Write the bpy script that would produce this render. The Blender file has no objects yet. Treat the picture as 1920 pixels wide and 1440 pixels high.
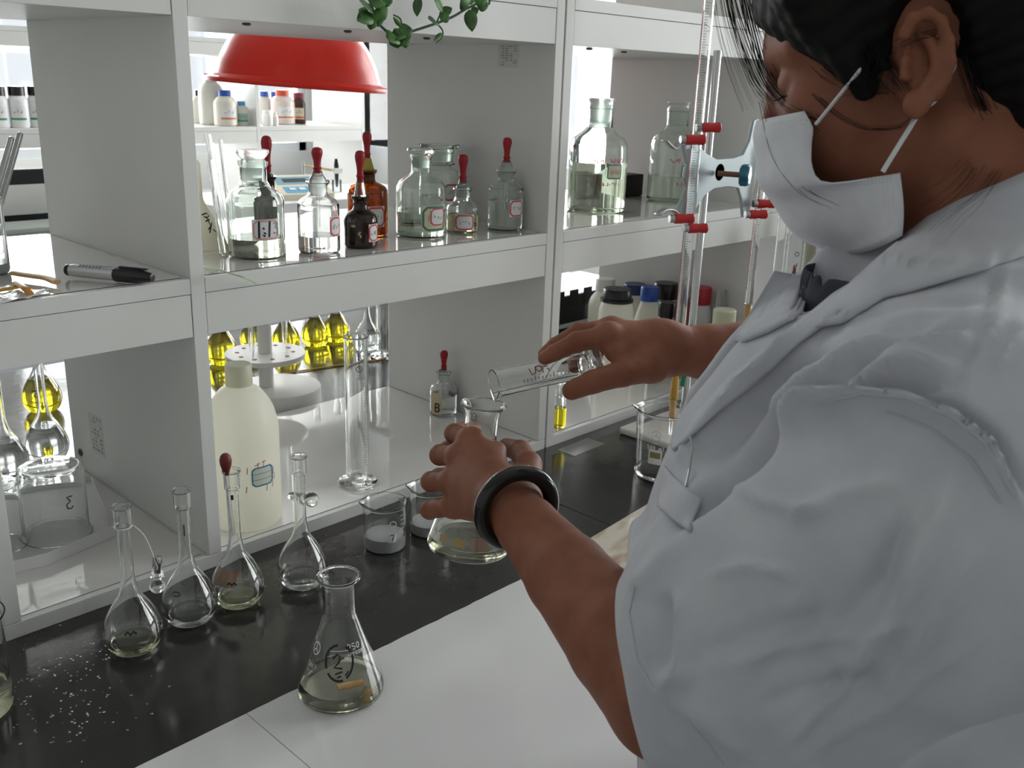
import bpy, bmesh, math, random
import numpy as np
from mathutils import Vector, Matrix

# ------------------------------------------------------------------ camera
PITCH, YAW, ROLL, FPX = math.radians(17.5753), math.radians(46.5713), math.radians(2.0439), 1801.25
CAM = np.array([-0.5237, -1.0033, 0.5949])          # metres; bench top is z = 0, rack front is y = 0
def cam_axes():
    cy, sy, cp, sp = math.cos(YAW), math.sin(YAW), math.cos(PITCH), math.sin(PITCH)
    f = np.array([sy*cp, cy*cp, -sp]); r = np.array([cy, -sy, 0.]); u = np.cross(r, f)
    c, s = math.cos(ROLL), math.sin(ROLL)
    return c*r+s*u, -s*r+c*u, f
RT, UP, FW = cam_axes()
scene = bpy.context.scene
cam_data = bpy.data.cameras.new('camera')
cam = bpy.data.objects.new('camera', cam_data)
scene.collection.objects.link(cam)
cam.matrix_world = Matrix(((RT[0], UP[0], -FW[0], CAM[0]), (RT[1], UP[1], -FW[1], CAM[1]), (RT[2], UP[2], -FW[2], CAM[2]), (0, 0, 0, 1)))
cam_data.sensor_width = 36.0
cam_data.lens = FPX*36.0/1920.0
cam_data.clip_start = 0.02
cam_data.dof.use_dof = True
cam_data.dof.focus_distance = 1.0
cam_data.dof.aperture_fstop = 18.0
scene.camera = cam
scene.view_settings.view_transform = 'Standard'
scene.view_settings.look = 'None'
scene.view_settings.exposure = 0.0
scene.view_settings.gamma = 1.0
scene.view_settings.use_curve_mapping = False
try:
    cy_ = scene.cycles
    cy_.use_denoising = True
    cy_.max_bounces = 16; cy_.transmission_bounces = 14; cy_.glossy_bounces = 6; cy_.diffuse_bounces = 4
    cy_.transparent_max_bounces = 24
    cy_.caustics_refractive = True; cy_.caustics_reflective = False; cy_.blur_glossy = 1.0
    cy_.sample_clamp_indirect = 6.0
except Exception:
    pass

# ------------------------------------------------------------------ sky and daylight through the windows
world = bpy.data.worlds.new('world'); scene.world = world
world.use_nodes = True
bg = world.node_tree.nodes['Background']
bg.inputs[0].default_value = (0.95, 0.97, 1.0, 1); bg.inputs[1].default_value = 1.0
def window_light(name, loc, rot, sx, sy, power, col=(1.0, 0.985, 0.955)):
    l = bpy.data.lights.new(name, 'AREA'); l.shape = 'RECTANGLE'; l.size = sx; l.size_y = sy
    l.energy = power; l.color = col
    o = bpy.data.objects.new(name, l); o.location = loc; o.rotation_euler = rot
    scene.collection.objects.link(o); return o
XW, YB, XL, YF, ZF, ZC = 3.3, 4.3, -3.2, -3.6, -0.80, 2.1     # room: right window wall, back wall, left, front, floor, ceiling
W_RIGHT = [(-3.0, -1.2), (-0.6, 1.4), (1.9, 4.2)]             # windows in the right wall (y ranges)
W_BACK = [(0.3, 1.75), (2.1, 3.1)]                            # windows in the back wall (x ranges)
W_SILL, W_HEAD = 0.12, 1.85
PW = 36.0
for i, (a, b) in enumerate(W_RIGHT):
    window_light('daylight', (XW+0.10, (a+b)/2, (W_SILL+W_HEAD)/2), (0, math.radians(90), 0), W_HEAD-W_SILL, b-a, PW*(b-a)*(W_HEAD-W_SILL)*(0.95, 1.0, 1.5)[i])
for i, (a, b) in enumerate(W_BACK):
    window_light('daylight', ((a+b)/2, YB+0.10, (W_SILL+W_HEAD)/2), (math.radians(-90), 0, 0), b-a, W_HEAD-W_SILL, PW*(b-a)*(W_HEAD-W_SILL)*1.7)

# ------------------------------------------------------------------ picture-to-place helpers (used once, to find real positions)
def ray(u, v): return FW+RT*((u-960)/FPX)-UP*((v-720)/FPX)
def atD(u, v, d): return CAM+ray(u, v)*d
def atZ(u, v, z=0.0): r = ray(u, v); return CAM+r*((z-CAM[2])/r[2])
def atY(u, v, y): r = ray(u, v); return CAM+r*((y-CAM[1])/r[1])
def proj(P): d = np.asarray(P, float)-CAM; z = d@FW; return 960+FPX*(d@RT)/z, 720-FPX*(d@UP)/z
def kk(P): return float((np.asarray(P)-CAM)@FW)/FPX          # metres per pixel at P
def rowz(P, v):                                              # height above P's foot whose image row is v
    a = (720-v)/FPX; d = np.array([P[0]-CAM[0], P[1]-CAM[1]])
    # (d.UP + z*UPz) = a*(d.FW + z*FWz)
    return CAM[2]+(a*(d@FW[:2])-d@UP[:2])/(UP[2]-a*FW[2])
def camang(P): return math.atan2(CAM[1]-P[1], CAM[0]-P[0])

# ------------------------------------------------------------------ materials
MATS = {}
def mat(name, col=(0.8, 0.8, 0.8), rough=0.5, metal=0.0, trans=0.0, ior=1.45, spec=0.5, alpha=1.0, sub=0.0, subr=(1, .3, .2), coat=0.0, emit=None, es=0.0, sheen=0.0):
    if name in MATS: return MATS[name]
    m = bpy.data.materials.new(name); m.use_nodes = True
    b = m.node_tree.nodes['Principled BSDF']
    b.inputs['Base Color'].default_value = (*col, 1); b.inputs['Roughness'].default_value = rough
    b.inputs['Metallic'].default_value = metal; b.inputs['Transmission Weight'].default_value = trans
    b.inputs['IOR'].default_value = ior; b.inputs['Specular IOR Level'].default_value = spec
    b.inputs['Alpha'].default_value = alpha
    if sub: b.inputs['Subsurface Weight'].default_value = sub; b.inputs['Subsurface Radius'].default_value = subr; b.inputs['Subsurface Scale'].default_value = 0.01
    if coat: b.inputs['Coat Weight'].default_value = coat; b.inputs['Coat Roughness'].default_value = 0.05
    if sheen: b.inputs['Sheen Weight'].default_value = sheen
    if emit: b.inputs['Emission Color'].default_value = (*emit, 1); b.inputs['Emission Strength'].default_value = es
    MATS[name] = m; return m
def noisy(m, c1, c2, scale=20, detail=4, bump=0.0, bscale=None, rough=None, stretch=None):
    nt = m.node_tree; b = nt.nodes['Principled BSDF']
    tc = nt.nodes.new('ShaderNodeTexCoord'); mp = nt.nodes.new('ShaderNodeMapping')
    nt.links.new(tc.outputs['Object'], mp.inputs[0])
    if stretch: mp.inputs['Scale'].default_value = stretch
    n = nt.nodes.new('ShaderNodeTexNoise'); n.inputs['Scale'].default_value = scale; n.inputs['Detail'].default_value = detail
    nt.links.new(mp.outputs[0], n.inputs['Vector'])
    cr = nt.nodes.new('ShaderNodeValToRGB')
    cr.color_ramp.elements[0].color = (*c1, 1); cr.color_ramp.elements[1].color = (*c2, 1)
    cr.color_ramp.elements[0].position = 0.35; cr.color_ramp.elements[1].position = 0.65
    nt.links.new(n.outputs['Fac'], cr.inputs[0]); nt.links.new(cr.outputs[0], b.inputs['Base Color'])
    if bump:
        n2 = nt.nodes.new('ShaderNodeTexNoise'); n2.inputs['Scale'].default_value = bscale or scale*4; n2.inputs['Detail'].default_value = 3
        nt.links.new(mp.outputs[0], n2.inputs['Vector'])
        bp = nt.nodes.new('ShaderNodeBump'); bp.inputs['Strength'].default_value = bump; bp.inputs['Distance'].default_value = 0.002
        nt.links.new(n2.outputs['Fac'], bp.inputs['Height']); nt.links.new(bp.outputs[0], b.inputs['Normal'])
    if rough:
        mr = nt.nodes.new('ShaderNodeMapRange'); mr.inputs['To Min'].default_value = rough[0]; mr.inputs['To Max'].default_value = rough[1]
        nt.links.new(n.outputs['Fac'], mr.inputs['Value']); nt.links.new(mr.outputs[0], b.inputs['Roughness'])
    return m
def thin_glass(name, tint=(0.96, 0.98, 0.97), rough=0.0, frost=0.0):
    m = bpy.data.materials.new(name); m.use_nodes = True; nt = m.node_tree; nt.nodes.remove(nt.nodes['Principled BSDF'])
    out = nt.nodes['Material Output']
    t = nt.nodes.new('ShaderNodeBsdfTransparent'); t.inputs[0].default_value = (*tint, 1)
    g = nt.nodes.new('ShaderNodeBsdfGlossy'); g.inputs['Roughness'].default_value = rough
    f = nt.nodes.new('ShaderNodeFresnel'); f.inputs[0].default_value = 1.5
    mx = nt.nodes.new('ShaderNodeMixShader'); nt.links.new(f.outputs[0], mx.inputs[0])
    nt.links.new(t.outputs[0], mx.inputs[1]); nt.links.new(g.outputs[0], mx.inputs[2])
    last = mx
    if frost:
        d = nt.nodes.new('ShaderNodeBsdfDiffuse'); d.inputs[0].default_value = (0.8, 0.84, 0.8, 1)
        m2 = nt.nodes.new('ShaderNodeMixShader'); m2.inputs[0].default_value = frost
        nt.links.new(mx.outputs[0], m2.inputs[1]); nt.links.new(d.outputs[0], m2.inputs[2]); last = m2
    nt.links.new(last.outputs[0], out.inputs[0]); MATS[name] = m; return m

M_WHITE = noisy(mat('white_melamine', (0.74, 0.74, 0.72), 0.38), (0.73, 0.73, 0.71), (0.76, 0.76, 0.745), 6, 3)
M_LINER = mat('glossy_liner', (0.76, 0.75, 0.73), 0.05, spec=0.9, coat=0.8)
M_LEDGE = mat('liner_cut_edge', (0.05, 0.045, 0.08), 0.3)
M_GAP = mat('dark_gap', (0.08, 0.075, 0.07), 0.8)
M_DARKTOP = noisy(mat('dark_worktop', (0.03, 0.03, 0.03), 0.14, spec=0.6), (0.030, 0.029, 0.028), (0.042, 0.041, 0.039), 9, 6, bump=0.10, bscale=60, rough=(0.07, 0.2))
M_PAPER = noisy(mat('white_plastic_sheet', (0.72, 0.72, 0.72), 0.16, coat=0.6), (0.70, 0.70, 0.71), (0.75, 0.75, 0.75), 3, 3, bump=0.45, bscale=11)
M_WALL = mat('wall_paint', (0.68, 0.68, 0.66), 0.8)
M_FLOOR = mat('grey_floor', (0.30, 0.31, 0.32), 0.35)
M_GLASS = mat('clear_glass', (0.985, 0.995, 0.99), 0.0, trans=1.0, ior=1.47)
M_GLASSG = mat('greenish_glass', (0.93, 0.975, 0.94), 0.0, trans=1.0, ior=1.5)
M_FROST = mat('frosted_glass', (0.93, 0.96, 0.94), 0.32, trans=1.0, ior=1.3)
M_AMBER = mat('amber_glass', (0.55, 0.20, 0.03), 0.02, trans=1.0, ior=1.45)
M_BROWN = mat('dark_brown_glass', (0.022, 0.010, 0.006), 0.08, spec=0.6)
M_WATER = mat('clear_liquid', (0.985, 0.99, 0.985), 0.0, trans=1.0, ior=1.33)
M_PALEY = mat('pale_yellow_liquid', (0.93, 0.93, 0.78), 0.0, trans=1.0, ior=1.33)
M_YELLOW = mat('yellow_liquid', (0.95, 0.80, 0.03), 0.0, trans=1.0, ior=1.34)
M_MILK = mat('cloudy_liquid', (0.80, 0.82, 0.83), 0.2, trans=0.25, ior=1.33)
M_RED = mat('red_rubber', (0.34, 0.012, 0.02), 0.45)
M_REDCLAMP = mat('red_clamp_sleeve', (0.52, 0.02, 0.02), 0.35)
M_LAMP = mat('red_enamel', (0.62, 0.026, 0.014), 0.35, spec=0.25, coat=0.08)
M_LABEL = mat('label_paper', (0.74, 0.74, 0.74), 0.7)
M_CREAM = mat('cream_label', (0.66, 0.62, 0.44), 0.7)
M_LRED = mat('label_red', (0.62, 0.06, 0.07), 0.6)
M_LPINK = mat('pink_print', (0.60, 0.10, 0.17), 0.6)
M_TEAL = mat('teal_print', (0.03, 0.20, 0.27), 0.6)
M_INK = mat('black_ink', (0.012, 0.012, 0.018), 0.5)
M_GREYINK = mat('grey_ink', (0.16, 0.16, 0.18), 0.6)
M_WHITEINK = mat('white_print', (0.75, 0.76, 0.75), 0.6)
M_REDINK = mat('brown_red_print', (0.22, 0.04, 0.03), 0.6)
def translucent(name, col, k=0.5):
    m = bpy.data.materials.new(name); m.use_nodes = True; nt = m.node_tree; b = nt.nodes['Principled BSDF']
    b.inputs['Base Color'].default_value = (*col, 1); b.inputs['Roughness'].default_value = .4
    t = nt.nodes.new('ShaderNodeBsdfTranslucent'); t.inputs[0].default_value = (*col, 1)
    mx = nt.nodes.new('ShaderNodeMixShader'); mx.inputs[0].default_value = k
    nt.links.new(b.outputs[0], mx.inputs[1]); nt.links.new(t.outputs[0], mx.inputs[2]); nt.links.new(mx.outputs[0], nt.nodes['Material Output'].inputs[0])
    MATS[name] = m; return m
M_HDPE = translucent('white_polythene', (0.96, 0.95, 0.87), 0.58)
M_WPLAS = mat('white_plastic', (0.74, 0.73, 0.70), 0.35)
M_BPLAS = mat('black_plastic', (0.012, 0.012, 0.013), 0.3)
M_BLUE = mat('blue_plastic', (0.03, 0.10, 0.42), 0.35)
M_NAVY = mat('navy_plastic', (0.015, 0.03, 0.12), 0.35)
M_SKY = mat('light_blue_plastic', (0.10, 0.36, 0.60), 0.35)
M_REDP = mat('red_plastic', (0.45, 0.02, 0.03), 0.35)
M_METAL = mat('grey_metal', (0.42, 0.44, 0.45), 0.35, metal=0.85)
M_ALLOY = mat('painted_alloy', (0.36, 0.41, 0.43), 0.4, metal=0.25)
M_STEEL = mat('steel_rod', (0.55, 0.55, 0.56), 0.25, metal=0.9)
M_RUBY = mat('amber_rubber', (0.56, 0.32, 0.07), 0.45, sub=0.2, subr=(.6, .3, .05))
M_GREEN = mat('green_cap', (0.02, 0.20, 0.13), 0.4)
M_LEAF = noisy(mat('leaf', (0.05, 0.14, 0.04), 0.45), (0.025, 0.075, 0.022), (0.10, 0.24, 0.06), 40, 3)
M_STEM = mat('vine_stem', (0.05, 0.09, 0.07), 0.5)
M_BLADE = mat('dry_green_blade', (0.33, 0.45, 0.27), 0.5)

# ------------------------------------------------------------------ mesh helpers
COL = scene.collection
class MB:
    def __init__(s): s.v = []; s.f = []; s.m = []
    def add(s, v, f, mi=0):
        o = len(s.v); s.v += [tuple(map(float, p)) for p in v]; s.f += [tuple(i+o for i in q) for q in f]; s.m += [mi]*len(f); return s
    def box(s, a, b, mi=0, bev=0.0):
        (x0, y0, z0), (x1, y1, z1) = a, b
        if bev <= 0:
            v = [(x0, y0, z0), (x1, y0, z0), (x1, y1, z0), (x0, y1, z0), (x0, y0, z1), (x1, y0, z1), (x1, y1, z1), (x0, y1, z1)]
            return s.add(v, [(0, 3, 2, 1), (4, 5, 6, 7), (0, 1, 5, 4), (1, 2, 6, 5), (2, 3, 7, 6), (3, 0, 4, 7)], mi)
        bm = bmesh.new(); bmesh.ops.create_cube(bm, size=1.0)
        for w in bm.verts: w.co = Vector(((x0+x1)/2+w.co.x*(x1-x0), (y0+y1)/2+w.co.y*(y1-y0), (z0+z1)/2+w.co.z*(z1-z0)))
        bmesh.ops.bevel(bm, geom=bm.edges[:], offset=bev, segments=2, profile=0.5, affect='EDGES')
        bm.verts.index_update(); s.add([w.co[:] for w in bm.verts], [[w.index for w in q.verts] for q in bm.faces], mi); bm.free(); return s
    def lathe(s, prof, n=40, mi=0, c=(0, 0, 0), closed=False):
        # prof: list of (r, z); r = 0 ends become poles
        rings = []; v = []; f = []
        for r, z in prof:
            if r < 1e-6: rings.append([len(v)]); v.append((c[0], c[1], c[2]+z))
            else:
                rings.append(list(range(len(v), len(v)+n)))
                v += [(c[0]+r*math.cos(2*math.pi*i/n), c[1]+r*math.sin(2*math.pi*i/n), c[2]+z) for i in range(n)]
        prs = list(zip(rings, rings[1:]))
        if closed: prs.append((rings[-1], rings[0]))
        for A, B in prs:
            if len(A) == 1 and len(B) == 1: continue
            for i in range(n):
                j = (i+1) % n
                if len(A) == 1: f.append((A[0], B[j], B[i]))
                elif len(B) == 1: f.append((A[i], A[j], B[0]))
                else: f.append((A[i], A[j], B[j], B[i]))
        return s.add(v, f, mi)
    def tube(s, pts, rad, n=12, mi=0, caps=True, flat=1.0):
        pts = [np.array(p, float) for p in pts]; m = len(pts)
        rad = [rad]*m if np.isscalar(rad) else list(rad)
        T = [pts[min(i+1, m-1)]-pts[max(i-1, 0)] for i in range(m)]; T = [t/np.linalg.norm(t) for t in T]
        a = np.array([0, 0, 1.]) if abs(T[0][2]) < .9 else np.array([1., 0, 0])
        nn = np.cross(T[0], a); nn /= np.linalg.norm(nn)
        v = []; f = []
        for i in range(m):
            nn = nn-T[i]*(nn@T[i]); nn /= np.linalg.norm(nn); bb = np.cross(T[i], nn)
            for k in range(n):
                t = 2*math.pi*k/n; v.append(pts[i]+rad[i]*(nn*math.cos(t)+bb*flat*math.sin(t)))
        for i in range(m-1):
            for k in range(n):
                q = (k+1) % n; f.append((i*n+k, i*n+q, (i+1)*n+q, (i+1)*n+k))
        if caps: f.append(tuple(range(n-1, -1, -1))); f.append(tuple((m-1)*n+k for k in range(n)))
        return s.add(v, f, mi)
    def hollow(s, a, b, ro, ri, n=20, mi=0):
        # open glass tube with wall
        a = np.array(a, float); b = np.array(b, float); t = b-a; t = t/np.linalg.norm(t)
        x = np.cross(t, [0, 0, 1.]) if abs(t[2]) < .95 else np.cross(t, [1., 0, 0]); x /= np.linalg.norm(x); y = np.cross(t, x)
        v = []
        for p, r in ((a, ro), (b, ro), (b, ri), (a, ri)):
            v += [p+r*(x*math.cos(2*math.pi*i/n)+y*math.sin(2*math.pi*i/n)) for i in range(n)]
        f = []
        for q in range(4):
            for i in range(n):
                j = (i+1) % n; e = (q+1) % 4; f.append((q*n+i, q*n+j, e*n+j, e*n+i))
        return s.add(v, f, mi)
    def prism(s, poly, z0, z1, mi=0):
        n = len(poly); v = [(x, y, z0) for x, y in poly]+[(x, y, z1) for x, y in poly]
        return s.add(v, [tuple(range(n-1, -1, -1)), tuple(range(n, 2*n))]+[(i, (i+1) % n, n+(i+1) % n, n+i) for i in range(n)], mi)
def link(name, mb, mats, parent=None, smooth=True, ang=35, loc=None, fix=True):
    me = bpy.data.meshes.new(name); me.from_pydata(mb.v, [], mb.f)
    for m_ in (mats if isinstance(mats, (list, tuple)) else [mats]): me.materials.append(m_)
    if any(mb.m): me.polygons.foreach_set('material_index', mb.m)
    if fix:
        bm = bmesh.new(); bm.from_mesh(me); bmesh.ops.recalc_face_normals(bm, faces=bm.faces[:]); bm.to_mesh(me); bm.free()
    if smooth:
        me.polygons.foreach_set('use_smooth', [True]*len(me.polygons)); me.set_sharp_from_angle(angle=math.radians(ang))
    me.update()
    o = bpy.data.objects.new(name, me); COL.objects.link(o)
    if parent: o.parent = parent
    if loc is not None: o.location = loc
    return o
def tag(o, label, cat, group=None):
    o['label'] = label; o['category'] = cat
    if group: o['group'] = group
    return o
def thing(name, label, cat, loc=(0, 0, 0), rotz=0.0, group=None, rot=None):
    o = bpy.data.objects.new(name, None); o.empty_display_size = 0.02; COL.objects.link(o)
    o.location = tuple(map(float, loc)); o.rotation_euler = rot if rot else (0, 0, rotz)
    return tag(o, label, cat, group)
def struct(name, mb, m, parent=None, smooth=False):
    o = link(name, mb, m, parent, smooth); 
    if parent is None: o['kind'] = 'structure'
    return o
def cr(pts, n=6):
    # smooth curve through points (Catmull-Rom)
    P = [np.array(p, float) for p in pts]; P = [2*P[0]-P[1]]+P+[2*P[-1]-P[-2]]; out = []
    for i in range(1, len(P)-2):
        for k in range(n):
            t = k/n; a, b, c, d = P[i-1:i+3]
            out.append(.5*((2*b)+(-a+c)*t+(2*a-5*b+4*c-d)*t*t+(-a+3*b-3*c+d)*t**3))
    out.append(P[-2]); return out
def prof(*segs):
    # mix of corners and smooth runs; a run is a list of points
    out = []
    for s in segs:
        q = [tuple(x) for x in (cr(s, 5) if isinstance(s, list) and len(s) > 2 else (s if isinstance(s, list) else [s]))]
        for x in q:
            if not out or abs(out[-1][0]-x[0])+abs(out[-1][1]-x[1]) > 1e-7: out.append((max(0.0, float(x[0])), float(x[1])))
    return out
def offset(pr, t):
    # inner profile of a vessel wall
    out = []
    for i, (r, z) in enumerate(pr):
        a = pr[max(i-1, 0)]; b = pr[min(i+1, len(pr)-1)]
        dr, dz = b[0]-a[0], b[1]-a[1]; L = math.hypot(dr, dz) or 1
        out.append((max(r-dz/L*t, 0.0), z+dr/L*t))
    return out
def shell(pr, t=0.0014, base=0.0016):
    # closed glass wall: outer from base centre up to the rim, then down inside
    outer = [(0, pr[0][1])]+[p for p in pr if p[0] > 1e-6]
    ins = [p for p in offset(pr, t) if p[1] > pr[0][1]+base and p[0] > 1e-4]
    return outer+[(ins[-1][0], pr[-1][1])]+ins[::-1]+[(0, pr[0][1]+base)]
def fill(pr, level, t=0.0014, base=0.0016):
    ins = [p for p in offset(pr, t*0.6) if p[1] > pr[0][1]+base*0.7 and p[0] > 1e-4]
    out = [(0, pr[0][1]+base*0.7)]; last = None
    for p in ins:
        if p[1] >= level:
            q = last or p; k = (level-q[1])/max(p[1]-q[1], 1e-9); out.append((q[0]+(p[0]-q[0])*k, level)); break
        out.append(p); last = p
    return out+[(0, level)]
def radius_at(pr, z):
    best = 0
    for (r0, z0), (r1, z1) in zip(pr, pr[1:]):
        if min(z0, z1) <= z <= max(z0, z1) and abs(z1-z0) > 1e-9: best = max(best, r0+(r1-r0)*(z-z0)/(z1-z0))
    return best or max(p[0] for p in pr)
# strokes on round surfaces (flat print and marker ink)
def ribbon_on(rf, strokes, ang, z0, w, off=0.0003):
    mb = MB()
    for st in strokes:
        P = []
        for (s0, h0), (s1, h1) in zip(st, st[1:]):
            L = math.hypot(s1-s0, h1-h0); n = max(1, int(L/0.003))
            P += [(s0+(s1-s0)*k/n, h0+(h1-h0)*k/n) for k in range(n)]
        P.append(st[-1])
        v = []
        for i, (s, h) in enumerate(P):
            a = P[max(i-1, 0)]; b = P[min(i+1, len(P)-1)]; dx, dy = b[0]-a[0], b[1]-a[1]; L = math.hypot(dx, dy) or 1
            for sg in (1, -1):
                ss, hh = s-dy/L*w/2*sg, h+dx/L*w/2*sg; r = rf(z0+hh)+off; t = ang+ss/r
                v.append((r*math.cos(t), r*math.sin(t), z0+hh))
        mb.add(v, [(2*i, 2*i+1, 2*i+3, 2*i+2) for i in range(len(P)-1)])
    return mb
def patch_on(rf, ang, z0, w, h, off=0.0002, nx=8, ny=3, cut=0.0):
    mb = MB(); v = []
    for j in range(ny+1):
        for i in range(nx+1):
            z = z0-h/2+h*j/ny; s = -w/2+w*i/nx; r = rf(z)+off; t = ang+s/r
            v.append((r*math.cos(t), r*math.sin(t), z))
    return mb.add(v, [(j*(nx+1)+i, j*(nx+1)+i+1, (j+1)*(nx+1)+i+1, (j+1)*(nx+1)+i) for j in range(ny) for i in range(nx)])
FONT = {'2': [[(0, .8), (.2, 1), (.7, 1), (.9, .75), (.7, .45), (0, 0), (1, 0)]], '3': [[(0, 1), (.8, 1), (.35, .6), (.9, .4), (.8, .05), (.3, 0), (0, .15)]],
 '7': [[(0, 1), (.9, 1), (.4, 0)]], 'B': [[(0, 0), (0, 1), (.7, 1), (.85, .78), (.65, .53), (0, .53)], [(.65, .53), (.95, .28), (.7, 0), (0, 0)]],
 '5': [[(.9, 1), (.1, 1), (.05, .55), (.7, .55), (.95, .3), (.7, 0), (0, .05)]], '0': [[(.5, 0), (.1, .25), (.1, .75), (.5, 1), (.9, .75), (.9, .25), (.5, 0)]],
 '1': [[(.2, .8), (.5, 1), (.5, 0)]], 'A': [[(0, 0), (.5, 1), (1, 0)], [(.2, .4), (.8, .4)]], 'P': [[(0, 0), (0, 1), (.8, .95), (.8, .55), (0, .5)]],
 'R': [[(0, 0), (0, 1), (.8, .95), (.8, .55), (0, .5), (.9, 0)]], 'O': [[(.5, 0), (.05, .3), (.05, .7), (.5, 1), (.95, .7), (.95, .3), (.5, 0)]], 'X': [[(0, 0), (1, 1)], [(0, 1), (1, 0)]],
 'm': [[(0, 0), (0, .6), (.45, .55), (.45, 0)], [(.45, .55), (.95, .6), (.95, 0)]], 'l': [[(.5, 0), (.5, 1)]], 'H': [[(0, 0), (0, 1)], [(1, 0), (1, 1)], [(0, .5), (1, .5)]], 'N': [[(0, 0), (0, 1), (1, 0), (1, 1)]], ' ': []}
def text(s, h, wf=0.6, gap=0.25):
    out = []; x = 0
    W = len(s)*h*(wf+gap)-h*gap
    for c in s:
        out += [[(x+a*h*wf-W/2, b*h-h/2) for a, b in st] for st in FONT.get(c, [])]; x += h*(wf+gap)
    return out
def scribble(w, h, n, seed):
    rnd = random.Random(seed); out = []
    for i in range(n):
        x = -w/2+w*(i+.5)/n
        out.append([(x+rnd.uniform(-.4, .4)*w/n, rnd.uniform(-.5, .5)*h) for _ in range(3)])
    return out
def rrect(w, h, c): return [[(-w/2+c, -h/2), (w/2-c, -h/2), (w/2, -h/2+c), (w/2, h/2-c), (w/2-c, h/2), (-w/2+c, h/2), (-w/2, h/2-c), (-w/2, -h/2+c), (-w/2+c, -h/2)]]
def sticker(parent, pr, ang, z, w, h, border=M_LRED, paper=M_LABEL, seed=1, marks=3, ink=M_GREYINK, inkw=0.0009, strokes=None):
    rf = lambda q: radius_at(pr, q)
    o = link('paper_label', patch_on(rf, ang, z, w, h, 0.0004), paper, parent); o['label'] = 'paper label with a printed border'
    link('label_border', ribbon_on(rf, rrect(w*.9, h*.86, h*.16), ang, z, h*.085, 0.0007), border, o, smooth=False)
    link('label_writing', ribbon_on(rf, strokes or scribble(w*.6, h*.3, marks, seed), ang, z, inkw, 0.0008), ink, o, smooth=False)
    return o
# ------------------------------------------------------------------ room shell
def holed_wall(name, axis, at, lo, hi, holes, t=0.2):
    # wall made of piers and bands around its windows; axis 'x' or 'y' is the wall's normal
    mb = MB()
    def bx(a0, a1, z0, z1):
        if axis == 'x': mb.box((at, a0, z0), (at+t, a1, z1))
        else: mb.box((a0, at, z0), (a1, at+t, z1))
    bx(lo, hi, ZF, W_SILL); bx(lo, hi, W_HEAD, ZC)
    e = lo
    for a, b in holes: bx(e, a, W_SILL, W_HEAD); e = b
    bx(e, hi, W_SILL, W_HEAD)
    return struct(name, mb, M_WALL)
holed_wall('wall_right', 'x', XW, YF, YB, W_RIGHT); holed_wall('wall_back', 'y', YB, XL, XW, W_BACK)
struct('wall_left', MB().box((XL-.1, YF, ZF), (XL, YB, ZC)), M_WALL)
struct('wall_front', MB().box((XL, YF-.1, ZF), (XW, YF, ZC)), M_WALL)
struct('floor', MB().box((XL, YF, ZF-.1), (XW, YB, ZF)), M_FLOOR)
struct('ceiling', MB().box((XL, YF, ZC), (XW, YB, ZC+.1)), M_WALL)
M_FRAME = mat('window_frame_paint', (0.62, 0.64, 0.66), 0.4)
M_PANE = thin_glass('window_glass', (0.97, 0.99, 1.0))
def window(n, axis, at, a, b):
    r = bpy.data.objects.new(f'window_{n}', None); COL.objects.link(r); r['kind'] = 'structure'
    def P(u, w, z): return (w, u, z) if axis == 'x' else (u, w, z)
    def bar(nm, u0, u1, z0, z1):
        link(nm, MB().box(P(u0, at+.01, z0), P(u1, at+.06, z1)), M_FRAME, r, smooth=False)
    w = .05
    bar('frame_rail', a, b, W_SILL, W_SILL+w); bar('frame_rail', a, b, W_HEAD-w, W_HEAD); bar('frame_rail', a, b, 1.25, 1.25+w)
    k = max(2, round((b-a)/.75))
    for i in range(k+1):
        u = a+(b-a)*i/k; u = min(max(u-w/2, a), b-w); bar('frame_stile', u, u+w, W_SILL, W_HEAD)
    for i in range(k):
        u0, u1 = a+(b-a)*i/k, a+(b-a)*(i+1)/k
        for z0, z1 in ((W_SILL, 1.27), (1.27, W_HEAD)):
            link('pane', MB().box(P(u0+.02, at+.033, z0+.02), P(u1-.02, at+.036, z1-.02)), M_PANE, r, smooth=False)
n_ = 1
for a, b in W_RIGHT: window(n_, 'x', XW, a, b); n_ += 1
for a, b in W_BACK: window(n_, 'y', YB, a, b); n_ += 1

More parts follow.
